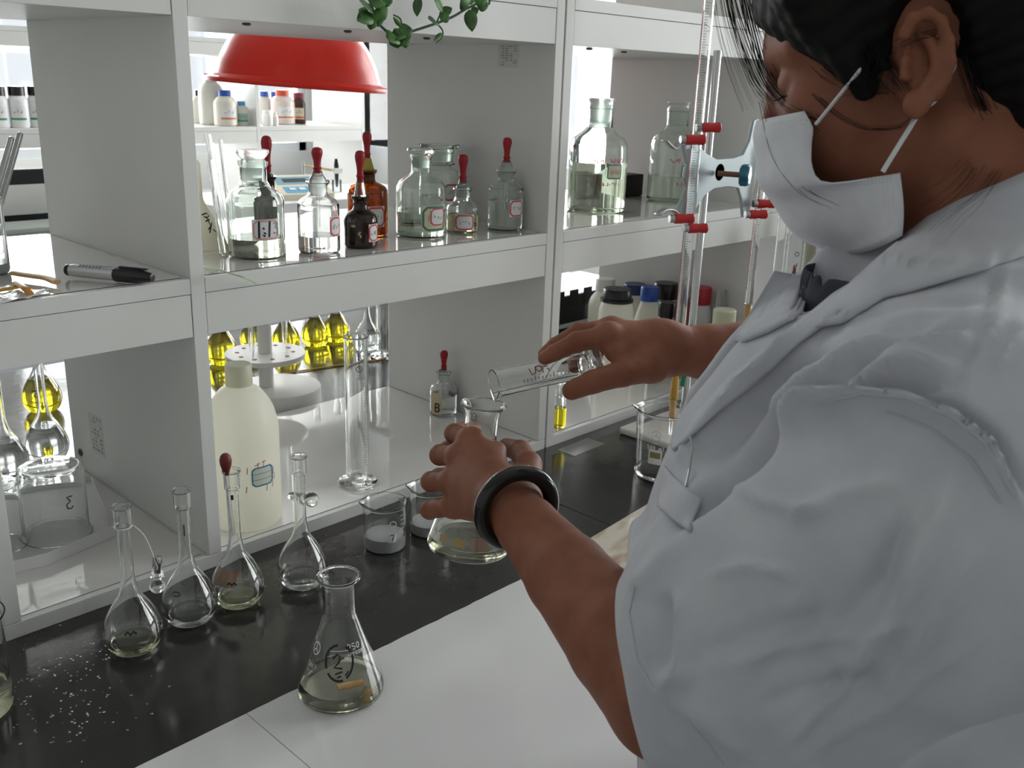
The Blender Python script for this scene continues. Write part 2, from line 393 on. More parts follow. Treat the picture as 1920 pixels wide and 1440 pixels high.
# ------------------------------------------------------------------ reagent racks (open shelves standing on the benches)
T, D = 0.0174, 0.3949
ZB, ZSL, ZST, ZSB, ZUL, ZUB, ZUT = 0.0179, 0.3486, 0.3668, 0.2989, 0.6964, 0.6472, 0.7146
LIN = 0.0008
def rack(label, x0, cells, y0=0.0, ztop=1.08, group=None, detail=True, zoff=0.0):
    # cells: list of (inner left, inner right)
    r = thing('reagent_rack', label, 'shelf rack', (0, y0, zoff), group=group)
    x1 = cells[-1][1]+T
    g = 0.0006
    link('base_board', MB().box((x0, 0, 0.0), (x1, D, ZB), bev=.0006), M_WHITE, r, smooth=False)
    edges = [x0]+[0.5*(cells[i][1]+cells[i+1][0]) for i in range(len(cells)-1)]+[x1]
    link('side_panel', MB().box((x0, 0, ZB+g), (cells[0][0], D, ztop), bev=.0006), M_WHITE, r, smooth=False)
    for i in range(len(cells)-1):
        link('divider_panel', MB().box((cells[i][1], 0, ZB+g), (cells[i+1][0], D, ztop), bev=.0006), M_WHITE, r, smooth=False)
    link('side_panel', MB().box((cells[-1][1], 0, ZB+g), (x1, D, ztop), bev=.0006), M_WHITE, r, smooth=False)
    link('top_board', MB().box((x0, 0, ztop+g), (x1, D, ztop+T)), M_WHITE, r, smooth=False)
    for a, b in cells:
        for zb, zl, zt in ((ZSB, ZSL, ZST), (ZUB, ZUL, ZUT)):
            link('shelf_board', MB().box((a+g, 0, zl+.0007), (b-g, D, zt), bev=.0005), M_WHITE, r, smooth=False)
            link('front_apron', MB().box((a+g*1.5, .0006, zb), (b-g*1.5, .018, zl), bev=.0005), M_WHITE, r, smooth=False)
            link('back_apron', MB().box((a+g*1.5, D-.018, zb), (b-g*1.5, D-.0006, zl), bev=.0005), M_WHITE, r, smooth=False)
            link('underside_panel', MB().box((a+g, .018, zb), (b-g, D-.018, zb+.004)), M_WHITE, r, smooth=False)
        if detail:
            for zt in (ZB, ZST):
                mb = MB(); e = .010
                mb.box((a+.004, e, zt+.0001), (b-.006, D-.002, zt+LIN))
                for q in (2, 5, 3): mb.m[q] = 1
                link('shelf_liner', mb, [M_LINER, M_LEDGE], r, smooth=False)
    return r
rackA = rack('white open reagent rack on the near bench, left unit with marker and dropper bottles', -0.2398, [(-0.2398+T, 0.0), (0.0172, 0.6044)], group='racks on the near bench')
rackB = rack('white open reagent rack on the near bench, right unit behind the burette stand', 0.6258, [(0.6438, 1.2375), (1.2550, 1.85)], group='racks on the near bench')
def plug(parent, P, axis, r=.0055, d=.003):
    mb = MB().lathe([(0, 0), (r*.8, 0), (r, d*.5), (r*.6, d), (0, d)], 14)
    o = link('screw_cap', mb, mat('dark_screw_cap', (0.10, 0.08, 0.075), .5), parent, loc=P)
    o.rotation_euler = {'-z': (math.pi, 0, 0), '-x': (0, -math.pi/2, 0)}[axis]
for u, v in ((462, 43), (652, 57), (800, 70)):
    P = atZ(u, v, ZUB); plug(rackA, (P[0], P[1], ZUB), '-z')
for u, v in ((1105, 90), (1170, 96)):
    P = atZ(u, v, ZUB); plug(rackB, (P[0], P[1], ZUB), '-z')
r0 = ray(152, 848); P = CAM+r0*((0.0-CAM[0])/r0[0]); plug(rackA, (0, P[1], P[2]), '-x', .006)
r0 = ray(70, 16); P = CAM+r0*((0.0-CAM[0])/r0[0]); plug(rackA, (0, P[1], P[2]), '-x', .006)
def side_sticker(parent, xf, u, v, w, h, seed):
    r0 = ray(u, v); P = CAM+r0*((xf-CAM[0])/r0[0])
    link('printed_sticker', MB().box((xf-.0003, P[1]-w/2, P[2]-h/2), (xf, P[1]+w/2, P[2]+h/2)), mat('faded_sticker', (0.66, 0.66, 0.64), .6), parent, smooth=False)
    mb = MB(); rnd = random.Random(seed)
    for i in range(9):
        z = P[2]+h*(.42-.1*i); y0 = P[1]-w*.4; 
        for k in range(4):
            if rnd.random() < .75: mb.box((xf-.0005, y0+w*.2*k, z-h*.03), (xf-.0003, y0+w*.2*k+w*rnd.uniform(.06, .17), z+h*.02))
    link('sticker_print', mb, mat('faded_print', (0.36, 0.35, 0.34), .7), parent, smooth=False)
side_sticker(rackA, 0.6044, 953, 105, .045, .034, 3); side_sticker(rackA, 0.0, 181, 815, .045, .060, 4)

# ------------------------------------------------------------------ near bench
YE = -0.585                                                   # front edge of the bench
bench = thing('lab_bench', 'long laboratory bench with a black glossy worktop carrying the near racks', 'bench', (0, 0, 0))
xs = [-1.6, -0.85, 0.4725, 1.16, 1.9]
for a, b in zip(xs, xs[1:]):
    link('worktop_panel', MB().box((a+.0005, YE, -.03), (b-.0005, 1.0, 0), bev=.0008), M_DARKTOP, bench, smooth=False)
M_CAB = mat('bench_cabinet', (0.52, 0.55, 0.57), .45)
link('cabinet_body', MB().box((-1.55, YE+.05, ZF), (1.85, .95, -.03)), M_CAB, bench, smooth=False)
for a, b in zip(xs, xs[1:]):
    for y, n in ((YE+.05, -1), (.95, 1)):
        d = link('cabinet_door', MB().box((a+.06, min(y, y+n*.018), ZF+.08), (b-.06, max(y, y+n*.018), -.06), bev=.002), M_CAB, bench, smooth=False)
        link('handle', MB().box(((a+b)/2-.06, min(y+n*.018, y+n*.04), -.12), ((a+b)/2+.06, max(y+n*.018, y+n*.04), -.108), bev=.003), M_METAL, d, smooth=False)
# white glossy plastic sheet along the front of the bench, with a joint
sheet = thing('plastic_table_sheet', 'white glossy plastic sheet covering the front of the black bench', 'table cover', (0, 0, 0))
def sheet_piece(x0, x1, y0, y1, seed, rot=0):
    rnd = random.Random(seed); n = 40; top = [(x0+(x1-x0)*i/n, y1+rnd.uniform(-.0006, .0006)) for i in range(n+1)]
    return MB().prism([(x0, y0), (x1, y0)]+top[::-1], .0003, .0012)
link('sheet_piece', sheet_piece(-1.2, -.1207, YE-.01, -.2835, 2), M_PAPER, sheet, smooth=False)
link('sheet_piece', sheet_piece(-.1200, .352, YE-.01, -.2828, 3), M_PAPER, sheet, smooth=False)
link('sheet_hem', MB().box((-1.2, YE-.012, -.09), (.352, YE-.0105, .0012)), M_PAPER, sheet, smooth=False)
M_MARBLE = mat('beige_marble', (0.5, 0.45, 0.38), .22, coat=.3)
noisy(M_MARBLE, (0.30, 0.20, 0.12), (0.60, 0.55, 0.47), 7, 9, stretch=(1.2, 3.2, 1)); M_MARBLE.node_tree.nodes['Color Ramp'].color_ramp.elements[0].position = .38; M_MARBLE.node_tree.nodes["Color Ramp"].color_ramp.elements[1].position = .56
mb_ = link('marble_board', MB().box((0, -.31, 0), (.62, 0, .0022), bev=.0006), M_MARBLE, smooth=False, loc=(.375, -.2731, .0002)); mb_.rotation_euler = (0, 0, math.radians(5.2))
tag(mb_, 'beige brown-veined marble board lying on the bench beside the white sheet', 'board')
tape = link('clear_tape', MB().box((-.042, -.019, 0), (.042, .019, .0003)), mat('dull_tape', (0.20, 0.20, 0.19), .25), smooth=False, loc=(*atZ(1090, 838, 0)[:2], .0001))
tape.rotation_euler = (0, 0, math.radians(2)); tag(tape, 'strip of dull tape stuck on the black worktop by the right rack', 'tape')
# water drops on the worktop
rnd = random.Random(11); mb = MB()
for i in range(190):
    u, v = rnd.gauss(120, 60), rnd.gauss(1290, 65)
    if not (25 < u < 330 and 1165 < v < 1430): continue
    P = atZ(u, v, 0); r = rnd.uniform(.0005, .0017)
    if P[1] < -.27: continue
    mb.lathe([(0, .0001), (r, .0001), (r*.8, r*.28), (r*.4, r*.4), (0, r*.42)], 8, c=(P[0], P[1], 0))
o = link('water_droplets', mb, M_WATER); tag(o, 'tiny water droplets spilled on the black worktop', 'water'); o['kind'] = 'stuff'

# ------------------------------------------------------------------ far bench with its rack
Y2 = 2.72
b2 = thing('lab_bench', 'far laboratory bench seen through the racks, with pale cabinets', 'bench', (0, 0, 0))
link('worktop', MB().box((-1.6, Y2-.6, -.03), (2.45, Y2+.95, 0), bev=.0008), M_DARKTOP, b2, smooth=False)
link('cabinet_body', MB().box((-1.55, Y2-.55, ZF), (2.4, Y2+.9, -.03)), mat('pale_cabinet', (0.58, 0.62, 0.66), .45), b2, smooth=False)
for k in range(6):
    a = -1.5+k*.65
    d = link('cabinet_door', MB().box((a, Y2-.568, ZF+.08), (a+.62, Y2-.55, -.05), bev=.002), MATS['pale_cabinet'], b2, smooth=False)
    link('handle', MB().box((a+.27, Y2-.59, -.14), (a+.285, Y2-.568, -.06)), M_BPLAS, d, smooth=False)
XR2 = atY(684, 250, Y2)[0]
xd = atY(480, 200, Y2)[0]
rackC = rack('white open reagent rack on the far bench holding chemical bottles', -0.4, [(-.38, .14), (.1574, .70), (.7174, xd), (xd+T, XR2-T)], y0=Y2, detail=False)
# ------------------------------------------------------------------ glassware builders (local origin at the foot)
SEG = 48
def volumetric_flask(label, P, group, h=.170, bulb=.060, liquid=None, level=.02, tint=None, neck=.0135, collar=True, tilt=None, scale=1.0):
    t = thing('volumetric_flask', label, 'flask', P, group=group)
    if tilt: t.rotation_euler = tilt
    R, n = bulb/2, neck/2; hb = bulb*1.28
    pr = prof((R*.50, 0), [(R*.56, .0004), (R*.80, R*.16), (R*.97, R*.52), (R, R*.86), (R*.90, R*1.28), (R*.66, R*1.75), (R*.38, R*2.2), (n*1.15, hb*1.05), (n, hb*1.2)], (n, h*.86))
    if collar: pr += [(n*1.3, h*.872), (n*1.33, h*.985), (n*1.5, h*.99), (n*1.5, h)]
    else: pr += [(n, h*.97), (n*1.35, h*.985), (n*1.35, h)]
    link('glass_body', MB().lathe(shell(pr, .0012), SEG, closed=False), M_GLASS, t)
    if liquid: link('liquid', MB().lathe(fill(pr, level, .0012), SEG), liquid, t)
    t['h'] = h
    return t, pr
def flask_mark(t, pr, ang, z, strokes, w=.0012, m=M_INK, name='ink_mark'):
    return link(name, ribbon_on(lambda q: radius_at(pr, q), strokes, ang, z, w, .0008), m, t, smooth=False)
def glass_stopper(parent, loc, rot, s=1.0):
    pr = [(0, -.022*s), (.0045*s, -.022*s), (.0068*s, 0), (.0075*s, .001*s), (.0042*s, .003*s)]+[(.0085*s*math.sin(a), .0115*s-.0085*s*math.cos(a)) for a in np.linspace(.6, math.pi-.05, 9)]+[(0, .020*s)]
    o = link('stopper', MB().lathe([(max(r, 0), z) for r, z in pr], 24), M_GLASS, parent, loc=loc); o.rotation_euler = rot; return o

GV = 'volumetric flasks in a row on the black bench'
spots = [('first volumetric flask from the left on the black bench, stopper hanging from its neck', 253, 1216, 0.0125),
         ('second volumetric flask from the left on the black bench, unlabelled and nearly empty', 358, 1163, 0.014),
         ('third volumetric flask from the left, brown stain inside, dropper in its neck', 448, 1130, 0.014),
         ('fourth volumetric flask in the bench row, stopper leaning on its neck, before the tall cylinder', 568, 1095, 0.014)]
tops = [943, 913, 876, 849]
VF = []
for (lab, u, v, lev), tv in zip(spots, tops):
    P = atZ(u, v, 0); h = rowz(P, tv+6); VF.append((volumetric_flask(lab, (P[0], P[1], 0.0003), GV, h=h, liquid=M_PALEY if '2nd' in lab or 'third' in lab or 'first' in lab else M_WATER, level=lev), P, h))
(t, pr), P, h = VF[0]
flask_mark(t, pr, camang(P)-.1, .034, [[(-.006, 0), (-.003, .003), (0, 0), (.003, .003), (.006, 0)]], .002)
glass_stopper(t, (.0225, -.020, h*.52), (math.radians(172), math.radians(8), 0), .95)
link('string', MB().tube(cr([(.009, -.004, h*.86), (.017, -.011, h*.78), (.023, -.019, h*.60), (.0225, -.020, h*.56)], 5), .0006, 6), M_WPLAS, t)
link('neck_tie', MB().lathe([(.0083, -.0006), (.0094, 0), (.0083, .0006)], 20, closed=True), M_WPLAS, t, loc=(0, 0, h*.862))
(t, pr), P, h = VF[1]
flask_mark(t, pr, camang(P), h*.72, [[(0, -.007), (0, .007)]], .0012)
flask_mark(t, pr, camang(P)-.55, .045, [[(-.006, 0), (-.004, .003), (.002, .003), (.004, 0), (-.003, -.001)]], .001)
(t, pr), P, h = VF[2]
o = link('brown_stain', patch_on(lambda q: radius_at(pr, q)-.0018, camang(P)-.75, .043, .032, .018, 0, 10, 6), mat('brown_stain', (0.34, 0.14, 0.035), .5), t)
flask_mark(t, pr, camang(P)-.25, .038, [[(-.005, 0), (-.003, .0025), (0, 0), (.003, .0025), (.005, 0)]], .0018)
flask_mark(t, pr, camang(P)-.1, h*.82, [[(0, -.003), (0, .003)]], .003)
dr = thing('dropper', 'glass dropper with a dark red rubber bulb standing in the third flask', 'dropper', (P[0]-.0015, P[1]+.001, h*.70), group=None)
link('glass_tube', MB().hollow((0, 0, -.03), (-.003, .002, .052), .0022, .0014, 12), M_GLASS, dr)
link('rubber_bulb', MB().lathe([(.0026, -.003), (.0034, 0), (.0046, .004), (.0064, .010), (.0068, .015), (.0055, .020), (.003, .0225), (0, .023)], 20), mat('dark_red_rubber', (0.16, 0.02, 0.022), .5), dr, loc=(-.003, .002, .048))
(t, pr), P, h = VF[3]
glass_stopper(t, (.0085, .0035, h*.655), (math.radians(60), math.radians(-75), math.radians(40)), 1.05)
flask_mark(t, pr, camang(P)+.2, .030, [[(-.003, .004), (-.003, -.004)], [(.003, .004), (.001, -.004)]], .001, M_GREYINK)

def erlenmeyer(label, P, h=.146, base=.085, rim=.043, neck=.032, liquid=M_PALEY, level=.016, rot=None):
    t = thing('conical_flask', label, 'flask', P); 
    if rot: t.rotation_mode = 'XYZ'; t.rotation_euler = rot
    R, n = base/2, neck/2
    pr = prof((R*.88, 0), [(R*.92, .0003), (R*.985, .0025), (R, .0065), (R*.985, .0105), (R*.95, .0165)], [(R*.66, h*.42), (n*1.10, h*.66), (n*1.0, h*.73), (n*.98, h*.79)], (n*.98, h*.90), [(n*1.0, h*.925), (n*1.12, h*.965), (rim/2, h*.992)], (rim/2-.0002, h))
    link('glass_body', MB().lathe(shell(pr, .0016), 64), M_GLASS, t)
    link('rim_bead', MB().lathe([(rim/2-.0013+.0013*math.cos(a), h-.0007+.0013*math.sin(a)) for a in np.linspace(0, 2*math.pi, 9)[:-1]], 48, closed=True), M_GLASS, t)
    if liquid: link('liquid', MB().lathe(fill(pr, level, .0016), 64), liquid, t)
    return t, pr
P = atZ(640, 1296, 0); h = rowz(P, 1082)
ef, pr = erlenmeyer('clear conical flask marked with a circled 2 standing on the white sheet', (P[0], P[1], .0014), h=h)
a0 = camang(P)
circ = [[(.0135*math.cos(q), .0165*math.sin(q)) for q in np.linspace(math.radians(x0), math.radians(x1), 14)] for x0, x1 in ((95, 200), (-60, 60), (215, 285))]
flask_mark(ef, pr, a0-.05, .051, circ, .0022)
flask_mark(ef, pr, a0-.05, .051, [[(-.006, .004), (-.002, .008), (.001, .006), (0, .001), (-.005, -.004), (.003, -.005)], [(-.004, -.010), (.003, -.008)], [(.006, -.012), (.009, -.008)], [(-.002, -.013), (.002, -.012)]], .0016)
flask_mark(ef, pr, a0+.52, .064, text('250', .0055), .0008, M_WHITEINK, 'print'); flask_mark(ef, pr, a0+.55, .0575, text('APPROX', .0035), .0006, M_WHITEINK, 'print')
flask_mark(ef, pr, a0+.05, .062, [[(-.012, 0), (.006, 0)]], .0006, M_WHITEINK, 'print')
flask_mark(ef, pr, a0-1.0, .060, [[(.005*math.cos(q), .006*math.sin(q)) for q in np.linspace(0, 6.3, 14)], [(0, 0), (0, .006)], [(0, 0), (.004, -.004)], [(0, 0), (-.004, -.004)]], .0008, M_WHITEINK, 'print')
flask_mark(ef, pr, a0-1.02, .043, text('5017', .004), .0006, M_WHITEINK, 'print')
def rubber_bit(parent, pts, w, m=M_RUBY, name='rubber_scrap'):
    return link(name, MB().tube(pts, w, 8, flat=.35), m, parent)
rubber_bit(ef, [(.016*math.cos(a0+.5)+x, .016*math.sin(a0+.5)-x*.4, .0145) for x in (-.011, 0, .013)], .006)
rubber_bit(ef, [(.034*math.cos(a0+.75)+x, .034*math.sin(a0+.75)+x*.8, .009+x*.3) for x in (-.006, 0, .007)], .004)

def beaker(label, P, h, d, liquid=None, level=.0, rot=None, glass=M_GLASS, spout=True, sdir=0.0, name='beaker', cat='beaker', wall=.0014, inverted=False, group=None):
    t = thing(name, label, cat, P, group=group); R = d/2
    if inverted: t.rotation_euler = (math.pi, 0, 0); t.location.z += h
    pr = prof((R*.80, 0), [(R*.84, .0002), (R*.95, R*.055), (R, R*.18)], (R, h*.5), (R, h-.006), [(R*1.01, h-.005), (R*1.06, h-.002), (R*1.085, h)])
    mb = MB().lathe(shell(pr, wall), 56)
    if spout:
        v2 = []
        for x, y, z in mb.v:
            r = math.hypot(x, y)
            if z > h-.016 and r > R*.5:
                da = (math.atan2(y, x)-sdir+math.pi) % (2*math.pi)-math.pi
                k = math.exp(-(da/.22)**2)*max(0, (z-(h-.016))/.016)**2*R*.17
                x += math.cos(sdir)*k; y += math.sin(sdir)*k
            v2.append((x, y, z))
        mb.v = v2
    link('glass_body', mb, glass, t)
    if liquid: link('liquid', MB().lathe(fill(pr, level, wall), 56), liquid, t)
    return t, pr
P = atZ(722, 1024, 0); h = rowz(P, 940)
b7, pr = beaker('small glass beaker marked 7 with cloudy white liquid, before the tall cylinder', (P[0], P[1], .0003), h, .0545, M_MILK, .019, sdir=camang(P)-1.5)
a0 = camang(P)
link('paper_label', patch_on(lambda q: radius_at(pr, q), a0+.35, .024, .012, .012, .0004), M_LABEL, b7)
flask_mark(b7, pr, a0+.35, .024, text('7', .009), .0013)
flask_mark(b7, pr, a0+.38, .043, [[(.0045*math.cos(q), .0045*math.sin(q)) for q in np.linspace(0, 6.3, 12)]], .0011, M_WHITEINK, 'print')
flask_mark(b7, pr, a0+.40, .0345, text('50', .0035), .0006, M_WHITEINK, 'print')
flask_mark(b7, pr, a0+.95, .040, [[(-.004, k*.006-.012), (.003, k*.006-.012)] for k in range(5)], .0006, M_WHITEINK, 'print')
P = atZ(806, 995, 0); h = rowz(P, 912)
beaker('small glass beaker with cloudy liquid, mostly hidden behind the left hand', (P[0], P[1], .0003), h, .0545, M_MILK, .016, sdir=camang(P)-1.7)
P = atZ(1240, 889, 0); h = rowz(P, 766)
b5, pr = beaker('large glass beaker reading 500 ml standing under the burette tip', (P[0], P[1], .0003), h, .088, M_WATER, .010, sdir=camang(P)-1.6)
a0 = camang(P)
flask_mark(b5, pr, a0-.28, .080, [[(.0075*math.cos(q), .0075*math.sin(q)) for q in np.linspace(0, 6.3, 16)], [(0, 0), (0, .0075)], [(0, 0), (.0065, -.0037)], [(0, 0), (-.0065, -.0037)], [(-.003, -.002), (.003, -.002), (0, .003), (-.003, -.002)]], .0014, M_WHITEINK, 'print')
flask_mark(b5, pr, a0-.28, .0665, [[(-.005, 0), (.005, 0)]], .0016, M_WHITEINK, 'print')
flask_mark(b5, pr, a0-.28, .0595, text('500 ml', .0065, .5), .0012, M_WHITEINK, 'print')
o = link('white_patch', patch_on(lambda q: radius_at(pr, q), a0-.28, .044, .022, .024, .0003), M_WHITEINK, b5); link('patch_inset', patch_on(lambda q: radius_at(pr, q), a0-.28, .047, .017, .010, .0006), mat('olive_print', (.25, .24, .10), .6), o)
for k, s in enumerate(('300', '200', '100')): flask_mark(b5, pr, a0+.38, .022+.018*k, text(s, .006), .0010, M_WHITEINK, 'print')
P = atZ(-52, 1335, 0)
le, pr = beaker('clear beaker holding colourless liquid, cut off by the left edge of the picture', (P[0], P[1], .0003), rowz(P, 1160), .073, M_PALEY, .035, sdir=camang(P)+2.6)

# measuring cylinders
def cylinder(label, P, h, d, foot, rot=None, origin=0.0):
    t = thing('measuring_cylinder', label, 'cylinder', P)
    R = d/2
    pr = prof((R*.9, .012), [(R*.95, .0121), (R, .014), (R, .018)], (R, h*.5), (R, h-.003), (R*1.1, h-.0012), (R*1.1, h))
    link('glass_tube', MB().lathe(shell(pr, .0014), 40), M_GLASS, t)
    link('foot', MB().lathe(prof((0, 0), (foot/2*.96, 0), [(foot/2, .0015), (foot/2*.98, .004), (foot/2*.6, .0065), (R*.55, .009), (R*.45, .0105), (R*.6, .0117)], (0, .0118)), 40), M_GLASS, t)
    return t, pr
P = atZ(671, 905, ZB); P[2] = ZB+LIN+.0003; h = rowz(P, 629)-P[2]
cy, pr = cylinder('tall empty glass measuring cylinder on the bottom shelf beside the white jug', P, h, .0335, .057)
a0 = camang(P)
flask_mark(cy, pr, a0+.25, h*.80, [[(.0045*math.cos(q), .0045*math.sin(q)) for q in np.linspace(0, 6.3, 12)], [(0, 0), (0, .0045)]], .0012, M_GREYINK, 'print')
flask_mark(cy, pr, a0+.2, h*.74, scribble(.012, .004, 4, 5), .0008, M_GREYINK, 'print')
flask_mark(cy, pr, a0+.75, h*.5, [[(-.003, (k-20)*.004), (.0015 if k % 5 else .004, (k-20)*.004)] for k in range(40)], .0005, M_GREYINK, 'graduation')

# ------------------------------------------------------------------ yellow volumetric flasks behind the rack
GY = 'yellow volumetric flasks behind the rack'
for i, (lab, u, v, w) in enumerate([('yellow filled volumetric flask behind the jug cap, leftmost of the middle compartment', 417, 682, 54),
        ('small yellow flask half hidden behind the pipette stand column', 474, 652, 40), ('yellow filled volumetric flask just right of the pipette stand column', 537, 658, 46),
        ('yellow filled volumetric flask with the clearest reflection, left of a twin', 592, 648, 46), ('yellow filled volumetric flask beside the measuring cylinder top', 631, 640, 45)]):
    P = atZ(u, v, 0); k = kk(P); volumetric_flask(lab, (P[0], P[1], .0003), GY, h=.215, bulb=w*k*1.12, liquid=M_YELLOW, level=w*k*1.22)
P = atZ(82, 770, 0); t, pr = volumetric_flask('yellow filled volumetric flask marked 3 behind the left compartment', (P[0], P[1], .0003), GY, h=.2, bulb=.066, liquid=M_YELLOW, level=.062)
flask_mark(t, pr, camang(P)-.35, .036, text('3', .02), .002)
P = atZ(688, 655, 0); t, pr = volumetric_flask('clear round flask with a black clamp, beyond the measuring cylinder top', (P[0], P[1], .0003), None, h=.21, bulb=.060, liquid=M_WATER, level=.04)
P = atZ(718, 668, 0); cylinder('clear glass cylinder with a broad foot at the back edge of the divider', (P[0], P[1], .0003), .2, .03, .055)

# clear flasks and inverted beakers in the left bottom compartment
tray = thing('paper_tray', 'shallow white paper tray under the upturned beakers', 'tray', (0, 0, ZB+LIN+.0003))
q = [atZ(-120, 1118, ZB)[:2], atZ(88, 1062, ZB)[:2], atZ(216, 1007, ZB)[:2], atZ(172, 905, ZB)[:2], atZ(-60, 930, ZB)[:2]]
q = [np.array([max(x[0], -.2185), x[1]]) for x in q]
mb = MB().prism([tuple(x) for x in q][::1], 0, .001)
link('tray_floor', mb, M_LABEL, tray, smooth=False)
for i in range(4):
    a, b = np.array(q[i]), np.array(q[i+1]); n = np.array([(b-a)[1], -(b-a)[0]]); n = n/np.linalg.norm(n)*.0008
    hh = .016 if i < 2 else .010
    link('tray_side', MB().prism([tuple(a), tuple(b), tuple(b-n), tuple(a-n)], .001, hh), M_LABEL, tray, smooth=False)
P = atZ(108, 1000, ZB+.002); P[2] = ZB+LIN+.0016; h = rowz(P, 872)-P[2]
ib, pr = beaker('upturned glass beaker marked 3 on the white paper tray', P, h, .078, inverted=True, spout=False)
flask_mark(ib, pr, -(camang(P)+.45), h*.42, [[(x, -y) for x, y in st] for st in text('3', .016)], .0016)
P = atZ(4, 1022, ZB+.002); P[2] = ZB+LIN+.0016; h = rowz(P, 905)-P[2]
beaker('upturned glass beaker at the left edge of the paper tray', P, h, .056, inverted=True, spout=False)
for lab, u, v in (('clear filled volumetric flask standing behind the upturned beaker marked 3', 92, 862), ('clear filled volumetric flask with a pinkish neck at the left edge, behind the tray', 15, 893)):
    P = atZ(u, v, ZB); P[2] = ZB+LIN+.0003; volumetric_flask(lab, P, 'clear flasks in the left compartment', h=.19, bulb=.062, liquid=M_WATER, level=.055)
# ------------------------------------------------------------------ bottles on the shelves
ZS = ZST+LIN+.0003
def bottle_profile(R, hs, n, h, lip=None, sh=.16):
    # R body radius, hs shoulder start height, n neck radius, h total height
    lip = lip or n*1.28
    hn = hs+(h-hs)*.42
    return prof((R*.86, 0), [(R*.9, .0003), (R*.985, .003), (R, .008)], (R, hs*.5), (R, hs*.9), [(R*.985, hs), (R*.86, hs+(hn-hs)*.42), (R*.6, hs+(hn-hs)*.75), (n*1.15, hn-.001), (n, hn+.003)], (n, h-.007), [(n*1.05, h-.006), (lip, h-.003)], (lip, h))
def stopper_flat(parent, n, h, m, top=.012, w=1.5, depth=.02):
    return link('stopper', MB().lathe(prof((0, h-depth), (n*.8, h-depth), (n*.93, h+.001), [(n*.9, h+.003), (n*w*.9, h+top*.55), (n*w, h+top*.8)], (n*w*.95, h+top), (0, h+top)), 32), m, parent)
def bulb(parent, z, r, h, m=M_RED, tilt=0.0, off=(0, 0)):
    o = link('rubber_bulb', MB().lathe(prof((0, 0), (r*.62, 0), (r*.66, h*.04), [(r*.66, h*.16), (r*.80, h*.20), (r*.66, h*.25)], [(r*.62, h*.34), (r*.72, h*.52), (r*.95, h*.72), (r, h*.84), (r*.82, h*.945), (r*.4, h*.99), (0, h)]), 24), m, parent, loc=(off[0], off[1], z))
    o.rotation_euler = (tilt, 0, 0); return o
def bottle(label, P, R, hs, n, h, glass=M_GLASSG, liquid=None, level=0, lip=None, stop=None, bulbh=None, bulbr=None, group=None, cat='bottle', name='reagent_bottle', neckfrost=True, dropm=M_FROST, dz=0.0):
    t = thing(name, label, cat, P, group=group)
    pr = bottle_profile(R, hs, n, h, lip)
    wall = .0018
    if glass is M_BROWN: link('glass_body', MB().lathe([(0, 0)]+pr+[(0, h)], 40), glass, t)
    else:
        link('glass_body', MB().lathe(shell(pr, wall, .003), 44), glass, t)
        if liquid: link('liquid', MB().lathe(fill(pr, level, wall, .003), 44), liquid, t)
    if neckfrost and glass is not M_BROWN:
        hn = hs+(h-hs)*.5
        link('ground_neck', MB().lathe([(n*.88, hn), (n*.9, h-.002), (n*.80, h-.002), (n*.78, hn)], 28, closed=True), M_FROST, t)
    if stop == 'flat': stopper_flat(t, n, h, M_FROST)
    if stop == 'disc': link('stopper', MB().lathe(prof((0, h-.018), (n*.82, h-.018), (n*.9, h+.0005), (n*.95, h+.0015), (n*1.42, h+.003), [(n*1.47, h+.006), (n*1.40, h+.009)], (0, h+.010)), 36), M_GLASSG, t)
    if bulbh:
        zt = h+dz
        link('dropper_stem', MB().lathe(prof((0, h-.02), (n*.78, h-.02), (n*.92, h), [(n*.85, h+.003), (n*.62, zt-.002), (n*.5, zt+.003)], (0, zt+.003)), 24), dropm, t)
        link('dropper_tube', MB().hollow((0, 0, h*.35), (0, 0, h-.02), .0026, .0018, 10), M_GLASS, t)
        bulb(t, zt, bulbr, bulbh)
    return t, pr
def put(u, vc, z, wpx=None, xmax=None):
    P = atZ(u, vc, z)
    while xmax is not None and P[0]+wpx/2*kk(P) > xmax-.0015: vc += .5; P = atZ(u, vc, z)   # keep clear of the panel on its right
    P[2] = z; return P, kk(P)
def hz(P, v): return rowz(P, v)-P[2]
GD = 'dropper bottles on the middle shelf'
# tall frosted-neck bottle with hand-written label
P, k = put(482, 480, ZS); t, pr = bottle('wide clear reagent bottle with frosted stopper and bold black strokes on its label', P, 51*k, hz(P, 372), 24*k, hz(P, 302), liquid=mat('reflection_tinted_water', (.93, .91, .80), 0, trans=1, ior=1.33), level=.025, lip=27*k)  # brown reflection low in the liquid is put into its colour
stopper_flat(t, 23*k, hz(P, 302), M_FROST, .014, 1.3)
a0 = camang(P); s = sticker(t, pr, a0+.38, hz(P, 424), .036, .026, border=mat('faint_red', (.6, .35, .33), .6), strokes=[[(-.010, -.010), (-.0095, .011)], [(.003, -.009), (.0045, .011)]], ink=M_INK, inkw=.0025)
link('ink_mark', ribbon_on(lambda q: radius_at(pr, q), [[(-.005, .003), (-.003, .001)], [(-.005, -.006), (-.002, -.008)], [(-.004, -.003), (-.001, -.005)]], a0+.38, hz(P, 424), .002, .0009), M_INK, t, smooth=False)
link('ink_mark', ribbon_on(lambda q: radius_at(pr, q), text('3', .013), a0+.75, hz(P, 422), .0011, .0009), M_GREYINK, t, smooth=False)
# brown dropper bottle hidden behind it
P, k = put(507, 452, ZS); bottle('dark brown dropper bottle half hidden behind the bold-labelled bottle', P, 28*k, hz(P, 372), 12*k, hz(P, 330), glass=M_BROWN, bulbh=.05, bulbr=.0075, dropm=M_BROWN, dz=.004, group=GD, name='dropper_bottle')
